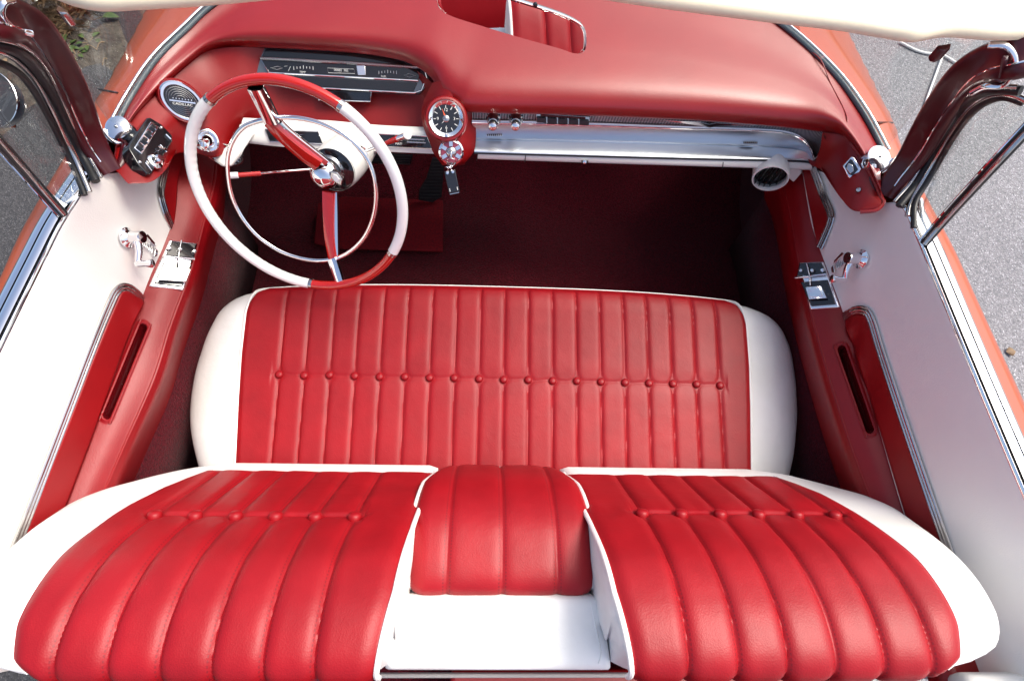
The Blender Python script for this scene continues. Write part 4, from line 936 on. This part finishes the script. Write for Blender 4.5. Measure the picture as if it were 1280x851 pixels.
# finger grips on the inner side of this ivory section
rings = []
for i, p in enumerate(P):
    t = (P[min(i+1, 259)]-P[max(i-1, 0)]).normalized(); inn = (WC-p).normalized(); g_ = .0003*math.cos(i*.80)*min(1, min(i, 259-i)/20)
    rings.append([p+WN*(.0108*math.sin(k*math.pi/8))+inn*((.0108+(g_ if math.cos(k*math.pi/8) > 0 else 0))*math.cos(k*math.pi/8)) for k in range(16)])
mb.grid(rings, closeu=True).build('ivory_rim_section', M['rimwhite'], wheel)
for A in (A1, A2, A3, A4):
    q = arc(A-.018, A+.018, 5); MB().tube(q, .0114, 16, up=[WN]*5).build('rim_ferrule', M['dchrome'], wheel)
def bar(P, w, th_, name, m, par, nrm=None):        # flat spoke of varying width
    P = spline(P, 24); r = []
    for i, p in enumerate(P):
        t = (P[min(i+1, 23)]-P[max(i-1, 0)]).normalized(); n = nrm or WN; n = (n-t*n.dot(t)).normalized(); s = n.cross(t); ww = w[0]+(w[1]-w[0])*i/23
        r.append([p+s*ww*c+n*th_*d for c, d in ((-1, -.3), (-.85, .7), (0, 1), (.85, .7), (1, -.3), (.8, -1), (-.8, -1))])
    return MB().grid(r, closeu=True).build(name, m, par, sharp=50)
HB = WP(405, 219, .075)
bar([WP(319, 110, .002), WP(329, 130, .014), WP(340, 153, .028)], (.0145, .0150), .009, 'chrome_spoke_end', M['chrome'], wheel)
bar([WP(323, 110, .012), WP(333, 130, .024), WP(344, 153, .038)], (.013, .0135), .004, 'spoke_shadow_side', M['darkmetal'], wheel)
bar([WP(336, 153, .030), WP(352, 170, .036), WP(378, 192, .050), WP(398, 206, .062)], (.0105, .0150), .008, 'red_spoke', M['rimred'], wheel)
bar([WP(345, 150, .040), WP(362, 167, .046), WP(388, 188, .060), WP(408, 204, .07)], (.008, .010), .006, 'spoke_edge', M['chrome'], wheel)
bar([WP(426, 354, .002), WP(421, 338, .014), WP(416, 324, .027)], (.0105, .0130), .008, 'chrome_spoke_end', M['chrome'], wheel)
bar([WP(416, 323, .028), WP(412, 295, .038), WP(411, 262, .052), WP(411, 240, .062)], (.0100, .0145), .007, 'red_spoke', M['rimred'], wheel)
bar([WP(421, 321, .034), WP(420, 295, .044), WP(419, 262, .058), WP(418, 240, .068)], (.005, .008), .006, 'spoke_edge', M['chrome'], wheel)
rg = [WP(x, y, .030) for x, y in [(318, 153), (298, 165), (286, 190), (285, 218), (291, 248), (306, 277), (330, 302), (362, 319), (398, 326), (428, 320), (452, 301), (466, 273), (470, 240), (464, 210), (449, 186), (425, 166), (393, 152), (355, 147)]]
MB().tube(spline(rg, 180, True), .0044, 10, closed=True, flat=.7, up=[WN]*180).build('horn_ring', M['chrome'], wheel)
s = unit_px(HB)
hub = MB().lathe([(0, .020), (8*s, .019), (14*s, .014), (17*s, .006), (18.5*s, -.006), (18*s, -.022)], HB, WN, 32).build('wheel_hub', M['chrome'], wheel)
MB().lathe([(17*s, -.016), (20*s, -.026), (20*s, -.032)], HB, WN, 32).build('hub_skirt', M['chrome'], wheel)
c = K(421, 221, HB.z+.016); pr = [(c+(wa*x+wb*y)*s) for x, y in [(-5, 8), (3, 6), (8, -2), (5, -10), (-3, -6), (-7, 0)]]
MB().prism([p-WN*.008 for p in pr], WN*.013).build('hub_emblem_frame', M['dchrome'], wheel, bevel=.0015)
MB().prism([c+(p-c)*.6+WN*.004 for p in pr], WN*.003).build('hub_emblem', M['rimwhite'], wheel, bevel=.001)
# column: lathe along the axis
CB = HB-WN*.026
col = MB().lathe([(28*s, -.0), (29.5*s, -.012), (30.5*s, -.03), (31*s, -.06), (30*s, -.10), (26*s, -.16), (20*s, -.30), (18*s, -.50)], CB+cr*.008, WN, 40).build('steering_column', M['wpaint'], CAR)
MB().lathe([(0, .001), (24*s, .001), (27.5*s, -.002)], CB+cr*.010, WN, 40).build('column_cup', M['gloss'], col)
MB().tube([CB+cr*.01+WN*.004+(cr*8+cu*3)*s, CB+cr*.01+WN*.004+(cr*26+cu*11)*s], .0022, 8).build('cancel_arm', M['dchrome'], col)
# turn signal lever (left) and shift lever (right)
tl = MB().tube([K(396, 211, .83), K(325, 217, .85)], .0026, 8).build('turn_signal_lever', M['chrome'], CAR)
MB().tube([K(326, 217, .85), K(297, 219, .86)], .0048, 12).build('lever_sleeve', M['rimred'], tl)
MB().tube([K(298, 219, .86), K(287, 219.5, .863)], .0066, 12).build('lever_cap', M['rimwhite'], tl)
g0, g1 = K(452, 191, .86), K(509, 169, .93)
gl = MB().tube([g0, g0.lerp(g1, .65)], .0030, 10).build('shift_lever', M['chrome'], CAR)
MB().tube([g0.lerp(g1, .55), g0.lerp(g1, .80)], .0058, 12, rs=[.0045, .0065]).build('lever_grip', M['rimred'], gl)
MB().tube([g0.lerp(g1, .78), g0.lerp(g1, 1.0)], .006, 14, rs=[.0058, .0064]).build('lever_end', M['chrome'], gl)
n = toward(g1); MB().lathe([(.0085, -.003), (.0088, .002), (.0070, .0035), (0, .0035)], g1, (n+(g1-g0).normalized()).normalized(), 20).build('lever_button', M['rimwhite'], gl)
MB().lathe([(.013, -.006), (.0135, .004), (.010, .007), (.007, .002), (0, -.002)], g0, (g1-g0).normalized(), 24).build('lever_socket', M['chrome'], gl)

# ---------------------------------------------------------------- windshield: seal, posts, header, glass, mirror
S3 = spline(SP_, 160)
sl_ = MB().tube([p+V((0, .0, .004)) for p in S3], .0052, 10).build('windshield_seal', M['seal'], CAR)
MB().tube([p+V((0, .010 if abs(p.x) < .5 else .004, .007))+V((p.x*.012, 0, 0)) for p in S3], .0030, 10).build('windshield_moulding', M['chrome'], CAR)
def post(pts, sg):
    P = spline(KL([q[:3] for q in pts]), 90); wd = [interp([(i/(len(pts)-1), q[3]) for i, q in enumerate(pts)], k/89) for k in range(90)]
    r = []; rc = []
    for i, p in enumerate(P):
        t = (P[min(i+1, 89)]-P[max(i-1, 0)]).normalized(); v = (CAM-p).normalized(); s = v.cross(t).normalized()*sg; n = t.cross(s).normalized()
        n = n if n.dot(v) > 0 else -n; w_ = wd[i]
        sec = [(-1.0, -.2), (-.95, .10), (-.80, .26), (-.55, .34), (-.32, .30), (-.22, .18), (.1, .15), (.5, .14), (.74, .18), (.92, .10), (1, -.1), (.8, -.5), (0, -.7), (-.8, -.5)]
        r.append([p+s*w_*a*-1+n*w_*b*.9 for a, b in sec])
    o = MB().grid(r, closeu=True).build('windshield_post', M['paint'], CAR, sharp=60)
    MB().tube([q[5]+(q[4]-q[5])*.3+(CAM-q[5]).normalized()*.0012 for q in r[4:84]], .0016, 8).build('post_highlight_bead', M['chrome'], o); return o, P  # added chrome bead draws the sky highlight along the post's rolled edge
pR = [(1106, 245, .955, .020), (1120, 223, .985, .024), (1142, 194, 1.03, .027), (1163, 158, 1.09, .028), (1184, 126, 1.16, .028), (1207, 98, 1.23, .028), (1232, 82, 1.28, .028), (1262, 74, 1.32, .028), (1300, 66, 1.335, .028), (1350, 58, 1.34, .028)]
pL = [(140, 215, .955, .018), (122, 190, .985, .023), (106, 158, 1.03, .026), (91, 122, 1.09, .027), (74, 88, 1.16, .027), (54, 56, 1.23, .027), (33, 33, 1.28, .027), (2, 22, 1.32, .027), (-35, 14, 1.335, .027), (-80, 8, 1.34, .027)]
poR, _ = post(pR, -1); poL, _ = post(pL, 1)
HD = [K(-75, 6, 1.335), K(0, -12, 1.342), K(60, -10, 1.347), K(95, 1, 1.35), (K(130, 7, 1.352)), K(180, 5, 1.355), K(260, 0, 1.358), K(400, -12, 1.36), K(560, -20, 1.362), K(700, -14, 1.36), K(820, 3, 1.358), K(950, 20, 1.355), K(1050, 32, 1.352), K(1110, 42, 1.35), K(1140, 46, 1.35), K(1180, 40, 1.348), K(1250, 44, 1.345), K(1330, 38, 1.335)]
rows = []
for p in spline(HD, 160): rows.append([p+V((0, a, b)) for a, b in [(-.008, -.002), (-.010, .006), (-.004, .014), (.02, .018), (.06, .016), (.085, .006), (.085, -.010), (.05, -.018), (.01, -.014)]])
MB().grid(rows, closeu=True).build('windshield_header', M['cream'], CAR, sharp=80)
# latches and corner castings at both ends of the header
for sg, q in ((1, [(1236, 56, 1.33), (1258, 58, 1.335), (1269, 74, 1.325), (1266, 94, 1.31), (1254, 107, 1.29), (1232, 108, 1.28), (1215, 116, 1.26)]), (-1, [(16, 0, 1.33), (4, 4, 1.335), (2, 18, 1.325), (10, 30, 1.31), (24, 38, 1.29), (40, 42, 1.28)])):
    P = KL(q); MB().tube(spline(P, 40), .0050, 10, flat=.8).build('header_corner_casting', M['chrome'], CAR)
m_ = MB().prism(KL([(1251, 73, 1.325), (1259, 72, 1.325), (1257, 98, 1.30), (1247, 99, 1.30)]), V((0, 0, .004))).build('corner_pad', M['paint'], CAR, bevel=.002)
for q in (((1172, 56), (1191, 53), (1189, 60), (1182, 64), (1175, 62)), ((128-0, 2), (72, 4), (68, 12), (75, 17), (84, 14))):
    q = [(x, y) for x, y in q if x != 128]; P = [K(x, y, 1.325) for x, y in q]; MB().prism(P, V((0, .0, -.02))).build('visor_clip', M['paint'] if q[0][0] > 600 else M['dchrome'], CAR, bevel=.003)
# door-jamb weatherstrip behind each post, vent window frame and divider bar
def strips_(L, R, name, r, m, par=CAR, flat=1): 
    for q in (L, R): MB().tube(spline(KL(q), 90), r, 10, flat=flat).build(name, m, par)
strips_([(126, 222, .972), (108, 190, .99), (92, 158, 1.04), (76, 124, 1.10), (60, 92, 1.17), (42, 68, 1.23), (16, 53, 1.28), (-20, 46, 1.30)],
        [(1118, 252, .972), (1140, 226, .995), (1162, 188, 1.04), (1182, 153, 1.10), (1200, 128, 1.17), (1222, 113, 1.23), (1246, 108, 1.27), (1272, 109, 1.285)], 'door_weatherstrip', .0036, M['dchrome'])
strips_([(120, 227, .972), (102, 193, .99), (86, 161, 1.04), (70, 128, 1.10), (53, 97, 1.17), (35, 74, 1.23), (10, 60, 1.27), (-20, 54, 1.29)],
        [(1124, 258, .972), (1146, 229, .995), (1168, 191, 1.04), (1188, 157, 1.10), (1206, 132, 1.17), (1227, 117, 1.23), (1250, 112, 1.265), (1276, 114, 1.28)], 'jamb_rubber', .0072, M['black'])
strips_([(112, 240, .975), (98, 207, .995), (80, 170, 1.04), (63, 135, 1.10), (46, 104, 1.16), (28, 82, 1.21), (5, 66, 1.25), (-25, 60, 1.27), (-60, 70, 1.28)],
        [(1134, 270, .975), (1139, 252, .98), (1156, 222, 1.01), (1177, 186, 1.06), (1195, 157, 1.12), (1213, 135, 1.18), (1233, 121, 1.23), (1256, 117, 1.26), (1280, 124, 1.27), (1310, 145, 1.27)], 'vent_window_frame', .0045, M['dchrome'])
strips_([(106, 244, .975), (92, 210, .995), (75, 174, 1.04), (58, 141, 1.10), (41, 112, 1.16), (24, 92, 1.20), (0, 79, 1.24), (-30, 74, 1.26)],
        [(1142, 285, .975), (1144, 254, .985), (1160, 226, 1.01), (1181, 190, 1.06), (1199, 161, 1.12), (1217, 140, 1.18), (1236, 127, 1.22), (1256, 122, 1.25), (1280, 129, 1.26)], 'vent_frame_rubber', .0050, M['black'])
for q in ([(80, 268, .975), (48, 232, 1.04), (18, 198, 1.12), (-15, 160, 1.20), (-60, 105, 1.27)], [(1155, 305, .975), (1180, 276, 1.02), (1212, 241, 1.10), (1250, 200, 1.18), (1330, 115, 1.27)]):
    P = spline(KL(q), 50); d = MB().tube(P, .0078, 12, flat=.8).build('vent_divider_bar', M['black'], CAR)
    v = [(CAM-p).normalized() for p in P]; t = (P[-1]-P[0]).normalized()
    MB().tube([p+v_*.006+v_.cross(t)*.004*0 for p, v_ in zip(P, v)], .0040, 10).build('bar_chrome_bead', M['dchrome'], d)
    MB().tube([p+v_.cross(t).normalized()*.0095 for p, v_ in zip(P, v)], .0022, 8).build('bar_edge', M['chrome'], d)
# sill corner of the vent windows
for q in ([(108, 228, .974), (98, 240, .974), (86, 252, .974), (72, 258, .974), (66, 250, .974)], [(1150, 250, .974), (1152, 270, .974), (1158, 288, .974), (1160, 300, .974)]):
    MB().tube(spline(KL(q), 30), .0055, 10).build('vent_window_sill', M['chrome'], CAR)
# chrome caps at the windshield base
for (x, y, z, sg) in ((147, 160, .972, -1), (1098, 197, .972, 1)):
    P = K(x, y, z+.006); s = unit_px(P); n = V((-sg*.05, -.30, .95)).normalized()
    c_ = MB().lathe([(0, .005), (11*s, .0045), (15.0*s, .002), (16*s, -.003), (16*s, -.02)], P, n, 36, sx=.95).build('windshield_base_cap', M['chrome'], CAR)
    MB().lathe([(0, .002), (2*s, .001), (2.2*s, -.001)], P+n*.006, n, 12).build('cap_screw', M['dchrome'], c_)
    Q = spline([K(x-sg*8, y-2, z-.012), K(x-sg*10, y+12, z-.014), K(x-sg*1, y+19, z-.012), K(x+sg*9, y+14, z-.004), K(x+sg*19, y+2, z+.01)], 30)
    MB().tube(Q, .0050, 10).build('cap_moulding', M['chrome'], c_)
    MB().tube(spline([K(x-sg*10, y+2, z-.02), K(x-sg*12, y+18, z-.022), K(x-sg*8, y+40, z-.022), K(x-sg*2, y+52, z-.024)], 24), .010, 10).build('post_foot', M['paint'], c_)
# glass
top_ = spline([p+V((0, .05, -.006)) for p in HD], 60); bot_ = spline([p+V((0, 0, .006)) for p in SP_], 60)
rows = [[a.lerp(b, t)+V((0, .035*math.sin(t*math.pi), .02*math.sin(t*math.pi))) for a, b in zip(top_, bot_)] for t in np.linspace(0, 1, 14)]
MB().grid(rows).build('windshield_glass', M['glass'], CAR, solid=.005)
for q in ([(104, 240, .976), (75, 174, 1.04), (41, 112, 1.16), (0, 80, 1.24), (-50, 110, 1.26), (-15, 160, 1.20), (48, 232, 1.04), (76, 262, .976)], [(1146, 280, .976), (1181, 190, 1.06), (1217, 140, 1.18), (1256, 122, 1.25), (1320, 120, 1.27), (1250, 200, 1.18), (1180, 276, 1.02), (1155, 300, .976)]):
    P = KL(q); rows = [[a.lerp(b, t) for t in (0, .33, .66, 1)] for a, b in zip(P[:4], P[:3:-1])]
    MB().grid(rows).build('vent_glass', M['glass'], CAR, solid=.004)
# interior mirror, facing back to the driver's shoulders
MZ = 1.27; MP = K(640, 24, MZ); T = V((.155, -.145, .925)); mn = ((CAM-MP).normalized()+(T-MP).normalized()).normalized()
def MQ(x, y, o=0.0): d = ray(x, y); return CAM+d*((MP-CAM).dot(mn)/d.dot(mn))+mn*o
mq = [(545, -8), (548, 8), (560, 18), (600, 31), (650, 46), (700, 60), (722, 67), (731, 63), (733, 50), (731, 36), (722, 27), (700, 17), (660, 4), (620, -8), (580, -18), (552, -18)]
out = spline([MQ(x, y) for x, y in mq], 90, True); ce = sum(out, V((0, 0, 0)))/90
rows = [[ce+(p-ce)*k+mn*o for p in out] for k, o in [(.0, -.020), (.6, -.018), (.9, -.012), (1, -.004), (1.0, .001), (.985, .0022), (.93, .0022)]]
mir = MB().grid(rows, closeu=True).build('rear_view_mirror', M['chrome'], CAR, sharp=50)
v = [ce+(p-ce)*.945-cu*.0012+mn*.0026 for p in out]; MB().add(v, [tuple(range(90))]).build('mirror_glass', M['mirror'], mir, smooth=False)
P0 = ce-mn*.015; MB().tube([P0, P0+V((0, .03, .05)), V((P0.x, P0.y+.10, 1.35))], .006, 10).build('mirror_stem', M['chrome'], mir)
MB().lathe([(0, .004), (.003, .003), (.0035, 0)], MQ(669, 6, .0), mn, 12).build('mirror_screw', M['gloss'], mir)
# round door mirror seen through the left vent glass
P = K(-12, 124, .96); s = unit_px(P); n = V((-.05, -.55, .85)).normalized()
sm2 = MB().lathe([(0, -.05), (18*s, -.045), (32*s, -.02), (34.5*s, 0), (35*s, .002), (34.3*s, .003), (33.6*s, .002)], P, n, 48).build('door_mirror', M['chrome'], CAR)
MB().lathe([(0, .002), (33.5*s, .002)], P, n, 48).build('mirror_glass', mat('grey_mirror_glass', (.10, .10, .10), .2, .6), sm2)
MB().tube([P-n*.04, P-n*.04+V((-.01, -.03, -.03))], .010, 10).build('mirror_stem', M['chrome'], sm2)

# ---------------------------------------------------------------- around the car: verge, weeds, line on the road
vb = MB(); rows = []
for i in range(40):
    rows.append([V((-1.55-1.6*j/29*1.0-.0*i, 1.60+2.6*i/39+.25*math.sin(j*.5), .004+.03*max(0, noise.noise(V((i*.3, j*.3, 0))))*min(1, min(i, 39-i, j, 29-j)/3))) for j in range(30)])
vs = vb.grid(rows).build('soil_verge', M['soil']); vs['kind'] = 'structure'
gm = MB()
for i in range(2600):
    px, py = random.uniform(25, 112), random.uniform(-30, 46)
    if noise.noise(V((px*.05, py*.05, 2))) < -.05 or py > 50-(px-50)*.25: continue
    b = K(px, py, .01); a = random.uniform(0, 6.3); L = random.uniform(.04, .16); w_ = .0016; el = random.uniform(.05, .7)
    d = V((math.cos(a), math.sin(a), el)).normalized()*L; s = d.cross(V((0, 0, 1))).normalized()*w_
    gm.add([b-s, b+s, b+d*.6+s*.8+V((0, 0, .01)), b+d, b+d*.6-s*.8+V((0, 0, .01))], [(0, 1, 2, 3, 4)])
go = gm.build('dry_grass', M['straw'], smooth=False, recalc=False); go['kind'] = 'stuff'; go['label'] = 'dry brown grass and straw on the verge at the upper left'
def weed(c, n, L, lab, nm='weed_plant', m='leaf', grp=None, up=.5):
    c = V(c); r = thing(nm, lab, 'weed', c, grp)
    sm3 = MB(); lf = MB()
    for k in range(n):
        a = k*2.4+random.uniform(-.4, .4); d = V((math.cos(a), math.sin(a), up*random.uniform(.4, 1.3))).normalized(); l = L*random.uniform(.6, 1.1)
        b = c+V((0, 0, .004)); e = b+d*l*.5; sm3.tube([b, e], .0014, 5)
        s = d.cross(V((0, 0, 1))).normalized(); u = s.cross(d)
        rows = []
        for i in range(7):
            t = i/6; w_ = l*.15*math.sin(math.pi*min(1, t*.92+.08))**.8+.0006; q = e+d*l*.6*t-V((0, 0, l*.22*t*t))
            rows.append([q-s*w_+u*w_*.25, q, q+s*w_+u*w_*.25])
        lf.grid(rows)
    sm3.build('stem', M['straw'], r); lf.build('leaves', M[m], r, recalc=False)
GP = 'weeds in the left verge'
weed(K(116, 27, 0), 2, .15, 'two broad green leaves growing out of the verge just below the header', up=.5)
weed(K(84, 62, 0), 7, .07, 'low green weed close to the left windshield post', up=.5)
weed(K(96, 70, 0), 8, .06, 'small yellow green weed creeping onto the asphalt', up=.4)
weed(K(112, 55, 0), 5, .06, 'thin sparse weed on the asphalt near the orange fender', up=.4)
tw = MB()
for a, b in (((104, 58), (122, 62)), ((118, 66), (131, 52)), ((70, 26), (104, 38)), ((58, 18), (92, 30)), ((128, 8), (140, 14))): 
    pass
m = 0
for (a, b) in (((104, 60), (122, 63)), ((120, 64), (131, 53)), ((128, 82), (134, 74))):
    P = K(*a, .006); Q = K(*b, .012); tg = MB().tube(spline([P, P.lerp(Q, .5)+V((0, .01, .01)), Q], 12), .0022, 6).build('fallen_twig', M['straw'])
    tag(tg, ['pale curved twig lying beside the creeping weed', 'forked pale twig end pointing towards the fender', 'tiny twig on bare asphalt nearest the fender'][m], 'twig'); m += 1
cd = MB(); cd.tube(spline([K(1125, 53, .008), K(1145, 63, .008), K(1160, 67, .008), K(1175, 68, .008), K(1192, 77, .008), K(1240, 110, .008)], 60), .006, 8); c1_ = cd.build('white_cord', M['cord']); tag(c1_, 'white cord curving over the asphalt below the right header', 'cord')
cd = MB(); cd.tube([K(1179, 68, .010), K(1161, 117, .008), K(1150, 150, .008)], .005, 8); c2_ = cd.build('white_cord', M['cord']); tag(c2_, 'straight white cord running down towards the right windshield post', 'cord')
for i, (x, y, lab) in enumerate(((1262, 440, 'small tan leaf lying on the asphalt outside the passenger door'), (6, 78, 'tan scrap on the ground behind the left vent window'))):
    c = K(x, y, .004); r = [[c+V((.02*(t-.5)*1.6, .018*math.sin(t*3.14)*s_, .006*t+.002)) for s_ in (-1, 0, 1)] for t in (0, .25, .5, .75, 1)]
    o = MB().grid(r).build('fallen_leaf', M['straw'], solid=.001); tag(o, lab, 'leaf')
